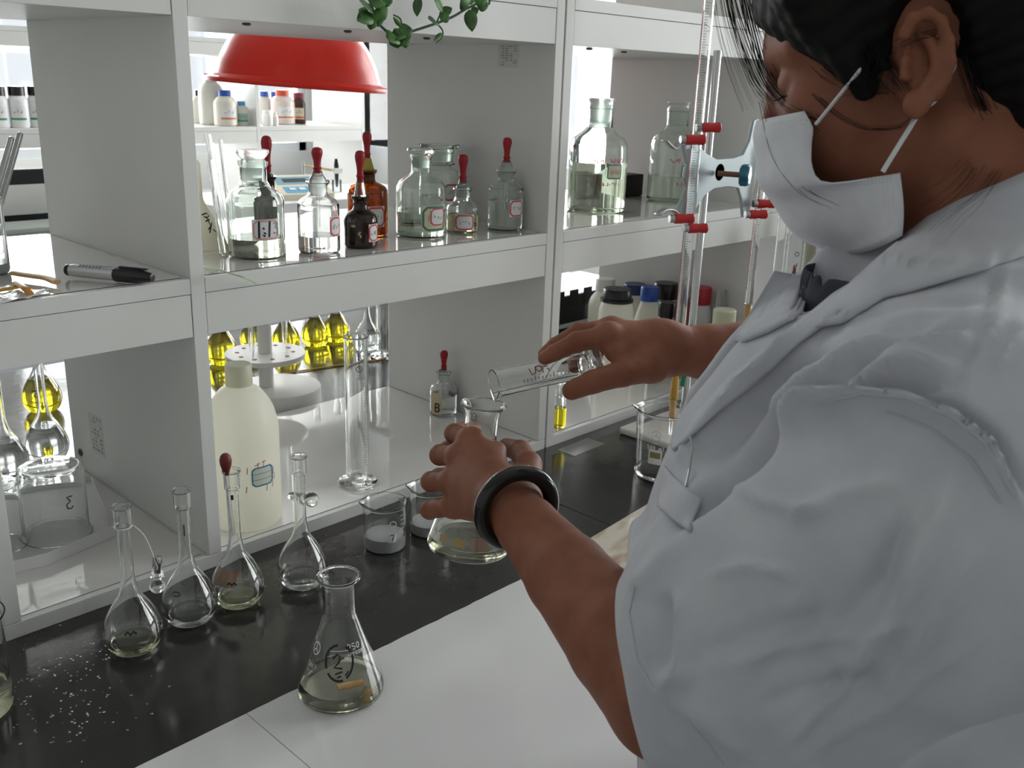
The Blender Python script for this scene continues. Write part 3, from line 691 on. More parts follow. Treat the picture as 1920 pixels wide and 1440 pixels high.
# clear dropper bottle
P, k = put(599, 472, ZS); t, pr = bottle('clear dropper bottle half full of water, left of the brown bottles', P, 38.5*k, hz(P, 382), 17*k, hz(P, 338), glass=M_GLASS, liquid=M_WATER, level=hz(P, 440), bulbh=hz(P, 273)-hz(P, 322), bulbr=10.5*k, dz=.009, group=GD, name='dropper_bottle')
a0 = camang(P); sticker(t, pr, a0+.95, hz(P, 421), .023, .026, seed=2, marks=3)
# dark brown small dropper bottle
P, k = put(677, 462, ZS); t, pr = bottle('short dark brown dropper bottle with clear dropper, in front of the amber one', P, 31.5*k, hz(P, 408), 13*k, hz(P, 367), glass=M_BROWN, bulbh=hz(P, 275)-hz(P, 335), bulbr=9.5*k, dropm=M_GLASS, dz=.018, group=GD, name='dropper_bottle')
a0 = camang(P); sticker(t, pr, a0+.85, hz(P, 433), .018, .024, seed=4, marks=3)
link('peeled_spot', patch_on(lambda q: radius_at(pr, q), a0-.45, hz(P, 420), .006, .003), mat('peeled_paper', (.55, .45, .28), .7), t); link('peeled_spot', ribbon_on(lambda q: radius_at(pr, q), [[(.002, .005), (-.001, .002), (.002, 0), (.002, -.003)]], a0-.1, hz(P, 437), .0025), MATS['peeled_paper'], t, smooth=False)
# amber dropper bottle behind
P, k = put(690, 440, ZS); t, pr = bottle('tall amber glass dropper bottle behind the short brown one', P, 37*k, hz(P, 355), 14*k, hz(P, 318), glass=M_AMBER, liquid=None, bulbh=hz(P, 247)-hz(P, 300), bulbr=8.5*k, dropm=mat('yellow_sleeve', (.42, .34, .05), .4), dz=.014, group=GD, name='dropper_bottle')
a0 = camang(P); sticker(t, pr, a0+.45, hz(P, 402), .030, .030, seed=6, marks=4)
# clear stoppered bottle
P, k = put(789, 441, ZS); t, pr = bottle('clear stoppered bottle half full with a green and red bordered label', P, 46*k, hz(P, 350), 18*k, hz(P, 290), liquid=mat('greenish_water', (.95, .965, .90), 0, trans=1, ior=1.33), level=hz(P, 395), lip=21*k, stop='disc')
a0 = camang(P); s = sticker(t, pr, a0+.62, hz(P, 404), .044, .038, border=mat('dull_green', (.08, .22, .17), .6), paper=M_CREAM, seed=8)
rf = lambda q: radius_at(pr, q); o = link('paper_label', patch_on(rf, a0+.74, hz(P, 401), .026, .023, .0009), M_LABEL, t); link('label_border', ribbon_on(rf, rrect(.025, .023, .004), a0+.74, hz(P, 401), .0018, .0012), M_LRED, o, smooth=False); link('label_writing', ribbon_on(rf, scribble(.016, .008, 3, 9), a0+.74, hz(P, 401), .0009, .0013), M_GREYINK, o, smooth=False)
# wide-mouth bottle behind
P, k = put(822, 413, ZS); t, pr = bottle('wide-mouthed stoppered bottle behind the green-labelled clear bottle', P, 37*k, hz(P, 325), 26*k, hz(P, 280), liquid=M_WATER, level=.04, lip=28*k, stop='disc', neckfrost=True)
a0 = camang(P); sticker(t, pr, a0+.7, hz(P, 357), .030, .028, seed=10)
# small dropper bottle
P, k = put(866, 434, ZS); t, pr = bottle('small dropper bottle of straw-coloured liquid with a red-bordered label', P, 29.5*k, hz(P, 388), 14*k, hz(P, 352), glass=M_GLASS, liquid=mat('straw_liquid', (.93, .86, .58), 0, trans=1, ior=1.33), level=hz(P, 402), bulbh=hz(P, 287)-hz(P, 340), bulbr=9.5*k, dz=.008, dropm=M_GLASSG, group=GD, name='dropper_bottle')
a0 = camang(P); sticker(t, pr, a0+.18, hz(P, 413), .031, .024, seed=12, marks=4)
# right dropper bottle
P, k = put(946, 423, ZS, 68, .6044); t, pr = bottle('clear dropper bottle at the right end of the shelf against the divider', P, 33*k, hz(P, 352), 15*k, hz(P, 318), glass=M_GLASSG, liquid=M_WATER, level=hz(P, 375), bulbh=hz(P, 253)-hz(P, 300), bulbr=8.5*k, dz=.011, group=GD, name='dropper_bottle')
a0 = camang(P); sticker(t, pr, a0+.72, hz(P, 387), .027, .026, seed=14, marks=4)
# bottle marked B on the bottom shelf
ZBS = ZB+LIN+.0003
P, k = put(831, 764, ZBS, 53, .6044); t, pr = bottle('small dropper bottle marked B on the bottom shelf by the divider', P, 25.5*k, hz(P, 727), 10.5*k, hz(P, 697), glass=M_GLASS, liquid=M_WATER, level=hz(P, 738), bulbh=hz(P, 655)-hz(P, 692), bulbr=7.5*k, dz=.003, dropm=M_FROST, name='dropper_bottle')
a0 = camang(P); link('stained_label', patch_on(lambda q: radius_at(pr, q), a0-.55, hz(P, 750), .022, .040), mat('stained_paper', (.55, .47, .30), .7), t)
link('ink_mark', ribbon_on(lambda q: radius_at(pr, q), text('B', .0145), a0-.42, hz(P, 757), .0028, .0009), M_INK, t, smooth=False)

# large stock bottles in the right rack
def stock(label, u, v, wpx, sh, top, npx, level, tint):
    P, k = put(u, v, ZS); t, pr = bottle(label, P, wpx/2*k, hz(P, sh), npx/2*k, hz(P, top), liquid=tint, level=hz(P, level), lip=npx*.52*k, neckfrost=True, name='stock_bottle')
    stopper_flat(t, npx/2*k, hz(P, top), M_FROST, .012, 1.05, .03); a0 = camang(P)
    rf = lambda q: radius_at(pr, q)
    o = link('paper_label', patch_on(rf, a0+.62, hz(P, 317), .030, .024, .0005), M_CREAM, t); link('label_border', ribbon_on(rf, rrect(.030, .024, .002), a0+.62, hz(P, 317), .0022, .0008), M_TEAL, o, smooth=False); link('label_writing', ribbon_on(rf, scribble(.02, .012, 5, 3), a0+.62, hz(P, 317), .0007, .0009), M_REDINK, o, smooth=False)
    link('red_print', ribbon_on(rf, scribble(.060, .011, 16, 21), a0+.42, hz(P, 298), .0020, .0006), M_LPINK, t, smooth=False)
    link('red_print', ribbon_on(rf, scribble(.034, .008, 9, 22), a0+.5, hz(P, 340), .0015, .0006), M_LPINK, t, smooth=False)
stock('large clear stock bottle of pale liquid at the left of the right rack', 1116, 394, 108, 272, 197, 46, 303, mat('pale_green_liquid', (.93, .95, .80), 0, trans=1, ior=1.33))
stock('large clear stock bottle behind the burette clamp, half full', 1258, 376, 92, 264, 203, 40, 330, mat('green_grey_liquid', (.86, .90, .82), 0, trans=1, ior=1.33))
P = atZ(1192, 372, ZST); o = link('black_box', MB().box((-.03, -.03, 0), (.05, .05, .045), bev=.002), mat('dark_box', (.02, .016, .015), .6), smooth=False, loc=(P[0], P[1]+.05, ZS)); tag(o, 'low black box between the two large stock bottles', 'box')

# ------------------------------------------------------------------ middle shelf, left end of the middle compartment
P, k = put(374, 466, ZS)
fn = thing('plastic_funnel', 'white plastic funnel turned upside down, with black handwriting, behind the rack post', 'funnel', P)
R = 56*k; ha = hz(P, 384); ht = hz(P, 300)
pr = prof((R, 0), (R, .004), (R*.96, .006), (.012, ha), [(.0085, ha+.008), (.008, ha+.02)], (.0075, ht-.006), [(.007, ht-.003), (.004, ht), (0, ht)])
link('funnel_cone', MB().lathe(pr+[(0, ht-.002), (.005, ht-.008), (.0098, ha-.002), (R*.93, .004), (R*.97, 0)], 44), M_HDPE, fn)
link('handwriting', ribbon_on(lambda q: radius_at(pr, q), [[(x*.9, y) for x, y in st] for st in [[(-.006, .012), (.002, .014), (.006, .010), (0, .008), (-.004, .010)], [(-.004, .004), (.004, .006)], [(0, .010), (.002, -.002), (-.004, -.006)], [(.006, .002), (-.004, -.010)], [(.004, -.006), (.008, -.010)]]], camang(P)+.62, ha*.6, .0016), M_INK, fn, smooth=False)
GT = 'glass tubes leaning beside the funnel'
for lab, b, tp, r in (('longest glass tube leaning left beside the white funnel', (424, 462), (389, 252), .0042), ('glass tube leaning in the middle of the tube bundle', (430, 455), (397, 268), .0032),
                      ('hooked thin glass tube at the right of the tube bundle', (436, 450), (413, 262), .0028), ('short stout glass tube at the foot of the tube bundle', (418, 474), (394, 300), .0040)):
    a = atZ(*b, ZS+.004); e = a+np.array([-.018, .03, 0]); e = atY(*tp, a[1]+.02)
    t = thing('glass_tube', lab, 'tube', a, group=GT); link('tube_wall', MB().hollow((0, 0, 0), e-a, r, r*.62, 14), M_GLASS, t)
    link('tube_tip', MB().tube([(0, 0, 0), (a-e)/np.linalg.norm(a-e)*.004], [r*.9, r*.4], 10), M_GLASS, t)
pts = [atZ(372, 497, ZS+.002), atZ(400, 503, ZS+.006), atZ(430, 512, ZS+.004), atZ(462, 522, ZS+.001), atY(482, 533, -.006)]
mb = MB(); v = []
for p_ in cr(pts, 5): v += [p_+np.array([.003, .003, .0]), p_+np.array([-.003, -.003, .0006])]
mb.add(v, [(2*i, 2*i+1, 2*i+3, 2*i+2) for i in range(len(v)//2-1)]); o = link('grass_blade', mb, M_BLADE, fix=False); o.modifiers.new('thick', 'SOLIDIFY').thickness = .0004
tag(o, 'dry green leaf blade hanging over the shelf edge by the post', 'leaf')

# ------------------------------------------------------------------ middle shelf, left compartment
a, b = atZ(128, 506, ZS+.0086), atZ(280, 520, ZS+.0086); d = b-a; L = np.linalg.norm(d)
mk = thing('marker_pen', 'silver marker pen with a black cap lying on the left shelf', 'pen', (a[0], a[1], ZS+.0086), rot=(0, math.radians(90), math.atan2(d[1], d[0])))
L = L*1.04
link('barrel', MB().lathe(prof((0, .004), (.0066, .004), (.0070, .006), (.0072, .02), (.0072, L*.58), (0, L*.58)), 28), mat('silver_barrel', (.55, .56, .57), .3, metal=.55), mk)
link('end_plug', MB().lathe(prof((0, -.003), [(.004, -.003), (.0062, -.001), (.0066, .004)], (0, .0041)), 24), M_BPLAS, mk)
link('cap', MB().lathe(prof((0, L*.57), (.0078, L*.57), (.0082, L*.58), (.0080, L*.80), [(.0072, L*.88), (.0056, L*.95)], (.0046, L), (0, L+.001)), 28), M_BPLAS, mk)
link('clip', MB().box((-.0095, -.002, L*.62), (-.0075, .002, L*.95), bev=.0005), M_BPLAS, mk, smooth=False)
link('barrel_print', ribbon_on(lambda q: .0072, [[(-.002+.0*i, .018+.0042*i), (.002, .018+.0042*i)] for i in range(int((L*.5-.02)/.0042))], math.radians(205), 0, .0016), M_GREYINK, mk, smooth=False)
link('barrel_print', ribbon_on(lambda q: .0072, [[(0, .012), (0, L*.56)]], math.radians(165), 0, .003), M_INK, mk, smooth=False)
P = atZ(-28, 512, ZS); P[2] = ZS
gl, pr = beaker('cut-off glass beaker with glass rods at the left edge of the middle shelf', P, hz(P, 372), .052, M_MILK, .012, spout=False)
for lab, u0, v0, u1, v1 in (('longer glass rod standing in the cut-off beaker', -34, 480, 38, 250), ('shorter glass rod standing in the cut-off beaker', -50, 486, 22, 258)):
    a = atZ(u0, v0+22, ZS+.006); e = atY(u1, v1, a[1]+.012); t = link('glass_rod', MB().tube([(0, 0, 0), (e-a)*.98, e-a, (e-a)*1.006], [.0035, .0035, .0032, .0015], 12), mat('milky_glass_rod', (.62, .63, .62), .15, trans=.35), loc=a); tag(t, lab, 'rod', 'glass rods in the beaker')
def strap(label, pts, w, m=M_RUBY):
    mb = MB().tube(cr([atZ(u, v, ZS+z) for u, v, z in pts], 5), w, 10, flat=.5); o = link('rubber_tubing', mb, m); return tag(o, label, 'tubing', 'rubber tubing on the left shelf')
strap('pale brown latex tube end beside the marker pen', [(24, 512, .006), (50, 516, .006), (85, 521, .006), (106, 529, .005)], .0052, mat('latex', (.50, .32, .13), .45, sub=.2, subr=(.5, .3, .1)))
strap('orange rubber strip lying flat at the left shelf edge', [(-30, 550, .003), (0, 544, .003), (34, 538, .003)], .0035)
strap('orange crumpled rubber strip pointing at the shelf front', [(30, 530, .006), (46, 540, .008), (58, 552, .003)], .004, mat('orange_rubber', (.50, .22, .03), .4))
mb = MB(); rnd = random.Random(5); n = 10; c0 = [atZ(-60, 585, ZS), atZ(66, 557, ZS), atZ(96, 545, ZS), atZ(-20, 553, ZS)]
v = []
for j in range(n+1):
    for i in range(n+1):
        a_, b_ = i/n, j/n; p_ = (c0[0]*(1-a_)+c0[1]*a_)*(1-b_)+(c0[3]*(1-a_)+c0[2]*a_)*b_; v.append((p_[0], p_[1], ZS+.0006+abs(math.sin(a_*7+b_*5))*.003*rnd.uniform(.4, 1)))
mb.add(v, [(j*(n+1)+i, j*(n+1)+i+1, (j+1)*(n+1)+i+1, (j+1)*(n+1)+i) for j in range(n) for i in range(n)])
o = link('plastic_wrapper', mb, mat('wrapper_film', (.72, .72, .74), .12, coat=.5)); o.modifiers.new('thick', 'SOLIDIFY').thickness = .0003; tag(o, 'crumpled white wrapper under the orange rubber strips', 'wrapper')

# ------------------------------------------------------------------ bottom shelf, middle compartment
P, k = put(462, 972, ZBS)
jug = thing('plastic_bottle', 'big white polythene bottle with a small blue-bordered label on the bottom shelf', 'bottle', P)
R = 66*k; hs = hz(P, 790); h = hz(P, 722)
pr = prof((R*.86, 0), [(R*.92, .0005), (R*.985, .004), (R, .010)], (R, hs*.5), (R, hs*.92), [(R*.985, hs), (R*.85, hs+(h-hs)*.45), (R*.58, hs+(h-hs)*.85), (R*.36, h)], (R*.33, h+.004), (0, h+.004))
link('bottle_body', MB().lathe([(0, 0)]+pr, 56), M_HDPE, jug)
hc = hz(P, 682); link('screw_cap', MB().lathe(prof((0, h+.001), (23.5*k, h+.001), (24*k, h+.003), (23.5*k, hc-.002), (22*k, hc), (0, hc)), 36), mat('cream_cap', (.62, .62, .46), .4), jug)
a0 = camang(P); rf = lambda q: radius_at(pr, q)
o = link('paper_label', patch_on(rf, a0+.52, hz(P, 872), .030, .024, .0004), mat('pale_label', (.70, .72, .62), .6), jug); link('label_border', ribbon_on(rf, rrect(.030, .025, .004), a0+.52, hz(P, 872), .0020, .0008), mat('blue_border', (.05, .27, .38), .6), o, smooth=False); link('label_line', ribbon_on(rf, [[(-.014, -.004), (.014, -.004)], [(-.014, .004), (.014, .004)]], a0+.52, hz(P, 872), .0006, .0008), MATS['blue_border'], o, smooth=False)
link('red_scribble', ribbon_on(rf, [[(x, y-.006), (x+.001, y+.003)] for x, y in ((-.018, .012), (-.004, .017), (.004, .018), (.020, .004), (.022, -.004), (-.02, -.014), (.008, -.016), (.018, -.014))]+[[(.002, .019), (.008, .020)], [(-.008, .016), (0, .018)]], a0+.45, hz(P, 872), .0011, .0006), M_LPINK, jug, smooth=False)
P = atZ(524, 757, 0); P[2] = .0005; k = kk(P)
ps = thing('pipette_stand', 'white round two-tier pipette stand behind the white polythene bottle', 'stand', P)
zl = hz(P, 722); zu = hz(P, 660)
link('base_disc', MB().lathe(prof((0, 0), (76*k, 0), (78*k, .002), (77*k, zl-.003), [(76*k, zl-.001), (73*k, zl)], (0, zl)), 56), M_WPLAS, ps)
link('column', MB().lathe([(0, zl), (.0135, zl), (.0125, zu+.14), (0, zu+.14)], 24), M_WPLAS, ps, loc=(-.018, .012, 0))
ud = link('upper_disc', MB().lathe(prof((0, zu-.010), (70*k, zu-.010), (72*k, zu-.008), (72*k, zu), (0, zu)), 56), M_WPLAS, ps, loc=(-.018, .012, 0))
for i in range(10):
    t_ = i*.63; link('pipette_hole', MB().lathe([(0, 0), (.004, 0), (.004, .0006), (0, .0006)], 10), mat('rust_hole', (.35, .12, .08), .7), ud, loc=(math.cos(t_)*50*k, math.sin(t_)*50*k, zu))
for i, (x, y) in enumerate(((-.045, -.03), (.03, -.02))):
    o = thing('pipette', 'thin glass pipette held upright at the left of the stand' if i == 0 else 'thin glass pipette held upright at the right of the stand', 'pipette', (P[0]-.018+x, P[1]+.012+y, zu+.001))
    link('tube_wall', MB().hollow((0, 0, .03), (0, 0, .24), .0055, .004, 14), M_GLASS, o); link('tapered_tip', MB().lathe([(.0012, 0), (.0055, .03), (.004, .03), (.0006, 0)], 14, closed=True), M_GLASS, o)
strip = link('orange_cord', MB().tube([atZ(520, 702, .002), atZ(640, 684, .002), atZ(724, 672, .002)], .0016, 6), M_RUBY); tag(strip, 'thin orange cord lying across the worktop behind the rack', 'cord')
# back-lit bright sheet on the far half of the worktop
P = atZ(700, 760, 0)

# ------------------------------------------------------------------ bottom shelf of the right rack
P, k = put(1047, 800, ZBS); t = thing('sample_bottle', 'small stoppered sample bottle of yellow liquid next to the rack joint', 'bottle', P)
pr = bottle_profile(.0125, .052, .008, .075); link('glass_body', MB().lathe(shell(pr, .0014, .003), 32), M_GLASS, t); link('liquid', MB().lathe(fill(pr, .036, .0014, .003), 32), M_YELLOW, t); stopper_flat(t, .008, .075, M_FROST)
def jar(label, u, v, y, R, h, capm, bodym, capr=None, caph=.02, rim=0.0, shoulder=.7, neck=.7, name='plastic_jar', band=None):
    P = atY(u, v, y)
    while P[0]+R > 1.2355: y -= .004; P = atY(u, v, y)
    h = P[2]-ZBS if h is None else h; Q = (P[0], P[1], ZBS)
    t = thing(name, label, 'jar', Q); capr = capr or R*.7
    hb = h-caph
    pr = prof((R*.9, 0), [(R*.95, .0005), (R, .005), (R, .012)], (R, hb*.4), (R, hb*shoulder), [(R*.98, hb*(shoulder+.08)), (R*.85, hb*(shoulder+.18)), (capr*.92, hb*.98)], (capr*.9, hb+.002), (0, hb+.002))
    link('jar_body', MB().lathe([(0, 0)]+pr, 40), bodym, t)
    cp = [(0, hb), (capr*(1+rim), hb), (capr*(1+rim), hb+caph*.22), (capr*1.01, hb+caph*.28), (capr, h-.003), (capr*.93, h), (0, h)]
    link('screw_lid', MB().lathe(cp, 40), capm, t)
    if band:
        o = link('paper_label', patch_on(lambda q: radius_at(pr, q), camang(Q)+band[1], hb*band[2], R*1.3, hb*.4), M_LABEL, t); link('label_print', ribbon_on(lambda q: radius_at(pr, q), scribble(R*.9, .008, 6, 4), camang(Q)+band[1], hb*band[2], .0012, .0006), band[0], o, smooth=False)
    return t
jar('cream plastic bottle with a white cap at the back of the right bottom shelf', 1136, 522, .33, .036, None, M_WPLAS, M_HDPE, .022, .028)
jar('white plastic jar with a broad black lid on the right bottom shelf', 1158, 541, .17, .036, None, M_BPLAS, M_HDPE, .029, .026, rim=.16, shoulder=.8)
jar('white jar with a navy lid behind the black-lidded jar', 1191, 532, .275, .032, None, M_NAVY, M_HDPE, .025, .022)
jar('white bottle with a bright blue cap, right of the black-lidded jar', 1219, 537, .165, .030, None, M_BLUE, M_HDPE, .0190, .030, shoulder=.6)
jar('black-lidded white jar squeezed behind the blue-capped bottle', 1249, 530, .24, .030, None, M_BPLAS, M_HDPE, .026, .034)
jar('squat black bottle left of the burette, right bottom shelf', 1252, 566, .105, .034, None, M_BPLAS, M_BPLAS, .018, .030, shoulder=.6)
jar('white bottle with a red screw cap at the right end of the bottom shelf', 1316, 538, .10, .026, None, M_REDP, mat('bright_white_plastic', (.78, .78, .80), .4), .022, .036, shoulder=.75, band=(M_LRED, .25, .5))
P = atY(1289, 561, .055); o = thing('reagent_carton', 'small yellow and maroon carton behind the burette rod', 'box', (P[0], P[1], ZBS))
link('carton_box', MB().box((-.012, -.018, 0), (.012, .018, P[2]-ZBS), bev=.001), mat('maroon_card', (.20, .03, .03), .6), o, smooth=False); link('yellow_panel', MB().box((-.0115, -.0188, (P[2]-ZBS)*.52), (.0115, -.018, (P[2]-ZBS)*.96)), mat('yellow_card', (.55, .36, .03), .6), o, smooth=False)
bag = MB(); P = atY(1338, 690, .045); v = []; n = 12; rnd = random.Random(9)
hb_ = .17
for j in range(9):
    z = hb_*j/8; rr = .021*(1-.25*(j/8)**2)
    for i in range(n): t_ = 2*math.pi*i/n; q_ = rr*rnd.uniform(.82, 1.1); v.append((q_*math.cos(t_)*1.1, q_*.6*math.sin(t_), z))
bag.add(v, [(j*n+i, j*n+(i+1) % n, (j+1)*n+(i+1) % n, (j+1)*n+i) for j in range(8) for i in range(n)])
o = link('plastic_bag', bag, thin_glass('bag_film', (.9, .9, .9), .15, frost=.18), loc=(P[0], P[1], ZBS)); tag(o, 'clear plastic bag standing beside the red-capped bottle', 'bag')
# black machine behind the right rack
P = atY(1052, 600, .42); a, b = atY(1060, 560, .47), atY(1128, 530, .47)
dv = thing('desktop_machine', 'black boxy machine standing behind the right rack', 'machine', (b[0]-.26, .42, 0.0005))
link('machine_body', MB().box((0, 0, 0), (.30, .34, b[2]), bev=.004), M_BPLAS, dv, smooth=False)
link('pale_tray', MB().box((-.004, -.012, .045), (.30, 0, .053), bev=.002), mat('pale_grey_plastic', (.5, .52, .53), .4), dv, smooth=False)
for k_ in range(4): link('vent_slot', MB().box((.03+.05*k_, -.001, .09), (.06+.05*k_, 0, .13)), mat('dark_slot', (.005, .005, .005), .6), dv, smooth=False)
# ------------------------------------------------------------------ burette stand
ZP = .014
RB = atZ(1279, 792, ZP); YC = RB[1]-.03
st = thing('burette_stand', 'burette stand with a white plate, steel rod and grey butterfly clamp', 'stand', (0, 0, 0))
link('base_plate', MB().box((RB[0]-.105, RB[1]-.065, .0005), (RB[0]+.075, RB[1]+.062, ZP), bev=.004), mat('glazed_white', (.72, .69, .67), .15, coat=.5), st, smooth=False)
link('rod', MB().lathe([(0, 0), (.0065, 0), (.0065, .635), (.0058, .637), (0, .637)], 20), M_STEEL, st, loc=(RB[0]+.003, RB[1], ZP))
outl = [(1281, 270), (1308, 271), (1325, 288), (1345, 299), (1375, 297), (1394, 290), (1406, 264), (1414, 226), (1423, 222), (1425, 262), (1421, 315), (1412, 362), (1404, 408), (1394, 407), (1391, 374), (1385, 353), (1365, 350), (1340, 354), (1322, 366), (1309, 386), (1300, 402), (1268, 402), (1276, 382), (1290, 352), (1284, 334), (1289, 308)]
pts = [atY(u, v, YC+.010) for u, v in outl]
n = len(pts); mb = MB(); v = [tuple(p) for p in pts]+[(p[0], p[1]+.006, p[2]) for p in pts]
mb.add(v, [tuple(range(n)), tuple(range(2*n-1, n-1, -1))]+[(i, (i+1) % n, n+(i+1) % n, n+i) for i in range(n)])
cl = link('clamp_plate', mb, M_ALLOY, st, smooth=False); bv = cl.modifiers.new('bevel', 'BEVEL'); bv.width = .0012; bv.segments = 2; bv.limit_method = 'ANGLE'
c = atY(1340, 322, YC+.02); link('clamp_hub', MB().tube([(c[0], RB[1]-.02, c[2]), (c[0], RB[1]+.014, c[2])], .014, 20), M_ALLOY, st)
kn = atY(1388, 328, YC-.03)
link('clamp_screw', MB().tube([kn+np.array([-.012, .035, 0]), kn], .0045, 12), mat('rusty_steel', (.20, .10, .06), .5, metal=.5), st)
kb = MB(); ax = np.array([.34, -.94, 0]); sx = np.array([.94, .34, 0]); v = []; n = 40
for d_, q in ((0, .8), (.003, 1), (.013, 1), (.016, .8)):
    for i in range(n):
        t_ = 2*math.pi*i/n; rr = (.0170+.0022*math.cos(6*t_))*q; v.append(kn+ax*d_+sx*rr*math.cos(t_)+np.array([0, 0, 1])*rr*math.sin(t_))
kb.add(v, [(j*n+i, j*n+(i+1) % n, (j+1)*n+(i+1) % n, (j+1)*n+i) for j in range(3) for i in range(n)]+[tuple(range(n)), tuple(range(3*n, 4*n))])
link('blue_knob', kb, mat('teal_knob', (.02, .14, .22), .35), st)
def grip(u, v, L=.032, r=.0078):
    a = atY(u, v, YC-.012); d_ = np.array([.80, -.55, .02]); d_ = d_/np.linalg.norm(d_)
    o = link('rubber_grip', MB().tube([a-d_*L/2, a-d_*L*.46, a-d_*L*.1, a+d_*L*.05, a+d_*L*.2, a+d_*L*.46, a+d_*L/2], [r*.85, r, r, r*.86, r, r*1.04, r*.9], 20), M_REDCLAMP, st)
    link('finger_pin', MB().tube([a-d_*L*.75, a-d_*L*.45], r*.8, 12), M_METAL, o)
for u, v in ((1303, 262), (1332, 239), (1282, 410), (1308, 428), (1436, 382), (1421, 402)): grip(u, v)
for path in ([(1245, 264), (1257, 276), (1266, 279), (1278, 264)], [(1232, 404), (1246, 394), (1262, 396), (1272, 408)]):
    P_ = [atY(u, v, YC+.004) for u, v in path]; mb = MB(); v = []
    for p_ in cr(P_, 4): v += [p_+np.array([0, -.006, 0]), p_+np.array([0, .006, 0])]
    mb.add(v, [(2*i, 2*i+1, 2*i+3, 2*i+2) for i in range(len(v)//2-1)]); o = link('spring_lever', mb, M_METAL, st, fix=False); o.modifiers.new('thick', 'SOLIDIFY').thickness = .002
def burette(label, x, y, z0, z1, r, full):
    t = thing('burette', label, 'burette', (x, y, 0), group='burettes in the clamp')
    link('glass_tube', MB().hollow((0, 0, z0), (0, 0, z1), r, r*.78, 28), M_GLASS, t)
    link('liquid', MB().lathe([(0, z0+.005), (r*.79, z0+.005), (r*.79, full), (0, full)], 24), M_WATER, t)
    link('graduation', ribbon_on(lambda q: r, [[(-.004, z0+.05+.004*i), (.001 if i % 5 else .006, z0+.05+.004*i)] for i in range(int((z1-z0-.07)/.004))], camang((x, y))-.1, 0, .0006), M_GREYINK, t, smooth=False)
    link('colour_stripe', ribbon_on(lambda q: r, [[(0, z0+.03), (0, z1-.02)]], camang((x, y))-1.1, 0, .003), mat('pale_red_stripe', (.5, .12, .10), .5), t, smooth=False)
    return t
B1 = burette('near glass burette over the large beaker, with a yellow rubber tube', .801, YC, .165, .86, .0085, .50)
link('taper', MB().lathe([(.0085, .165), (.004, .140), (.003, .140), (.0068, .165)], 20, closed=True), M_GLASS, B1)
link('rubber_tube', MB().lathe(prof((0, .052), (.0058, .052), (.0062, .056), (.0060, .075), [(.0066, .085), (.0070, .095), (.0060, .105)], (.0058, .150), (0, .150)), 20), M_RUBY, B1)
link('tip', MB().lathe([(.0015, -.012+.032), (.0032, .030), (.0034, .052), (.0022, .052), (.0008, .02)], 16, closed=True), M_GLASS, B1)
B2 = burette('far glass burette at the right arm of the clamp, beside the face mask', 1.017, YC, .215, .50, .0072, .40)
link('rubber_tube', MB().lathe([(0, .16), (.0045, .16), (.0055, .175), (.0050, .22), (0, .22)], 16), M_RUBY, B2)
link('tip', MB().lathe([(.0012, .11), (.0028, .13), (.0030, .16), (.0018, .16), (.0006, .11)], 14, closed=True), M_GLASS, B2)
a, b = atY(1279, 724, YC+.014)-np.array([.801, YC, 0]), atY(1298, 610, YC+.014)-np.array([.801, YC, 0])
o = link('green_rod', MB().tube([a, b], .0052, 14), M_GREEN); tag(o, 'short green plastic rod beside the yellow burette tube, behind the forearm', 'rod')
o.parent = B1; del o['category']; del o['label']; o.name = 'pinch_clip'
P = atY(1388, 598, -.085); t = thing('cream_bottle', 'cream bottle whose round lid shows beside the far burette', 'bottle', (P[0], -.05, .0005))
zt = P[2]+.012
link('bottle_body', MB().lathe(prof((0, 0), (.034, 0), (.036, .004), (.036, zt*.7), [(.034, zt*.76), (.022, zt*.84), (.018, zt*.86)], (.018, zt-.03), (0, zt-.03)), 36), M_HDPE, t); link('lid', MB().lathe(prof((0, zt-.032), (.021, zt-.032), (.022, zt-.03), (.022, zt-.002), (.020, zt), (0, zt)), 32), mat('cream_cap', (.62, .62, .46), .4), t)
# cylinders and blue box seen between mask and collar
GC = 'tall glass cylinders at the right end of the bench'
for lab, u, y, r, zt in (('narrow glass cylinder nearest the far burette', 1462, -.10, .010, .36), ('glass cylinder with red lettering between mask and collar', 1492, -.08, .017, .34), ('cloudy glass tube beside the lettered cylinder', 1520, -.06, .012, .36), ('thin glass cylinder in front of the blue box', 1552, -.12, .009, .34)):
    P = atY(u, 470, y); t = thing('glass_cylinder', lab, 'cylinder', (P[0], y, .0005), group=GC)
    pr = prof((r*.9, .012), (r, .014), (r, zt-.002), (r*1.12, zt))
    link('glass_tube', MB().lathe(shell(pr, .0013), 28), M_GLASS if 'cloudy' not in lab else mat('cloudy_tube', (.70, .70, .55), .2, trans=.5), t)
    link('foot', MB().lathe(prof((0, 0), (r*1.9, 0), (r*1.9, .004), (r*.7, .008), (r*.7, .0118), (0, .0118)), 28), M_GLASS, t)
    if 'lettering' in lab: link('red_print', ribbon_on(lambda q: r, scribble(.010, .05, 8, 3)+[[(.004*math.cos(q_), .040+.004*math.sin(q_)) for q_ in np.linspace(0, 6.3, 10)]], camang(P)+.2, .24, .0016), M_REDINK, t, smooth=False)
P = atY(1570, 470, -.02); o = thing('blue_box', 'tall blue plastic box behind the glass cylinders', 'box', (P[0], -.01, .0005))
link('box_body', MB().box((-.035, -.03, 0), (.06, 0.0, .29), bev=.004), M_BLUE, o, smooth=False); link('box_lid', MB().box((-.037, -.032, .29), (.062, .002, .30), bev=.002), M_BLUE, o, smooth=False)

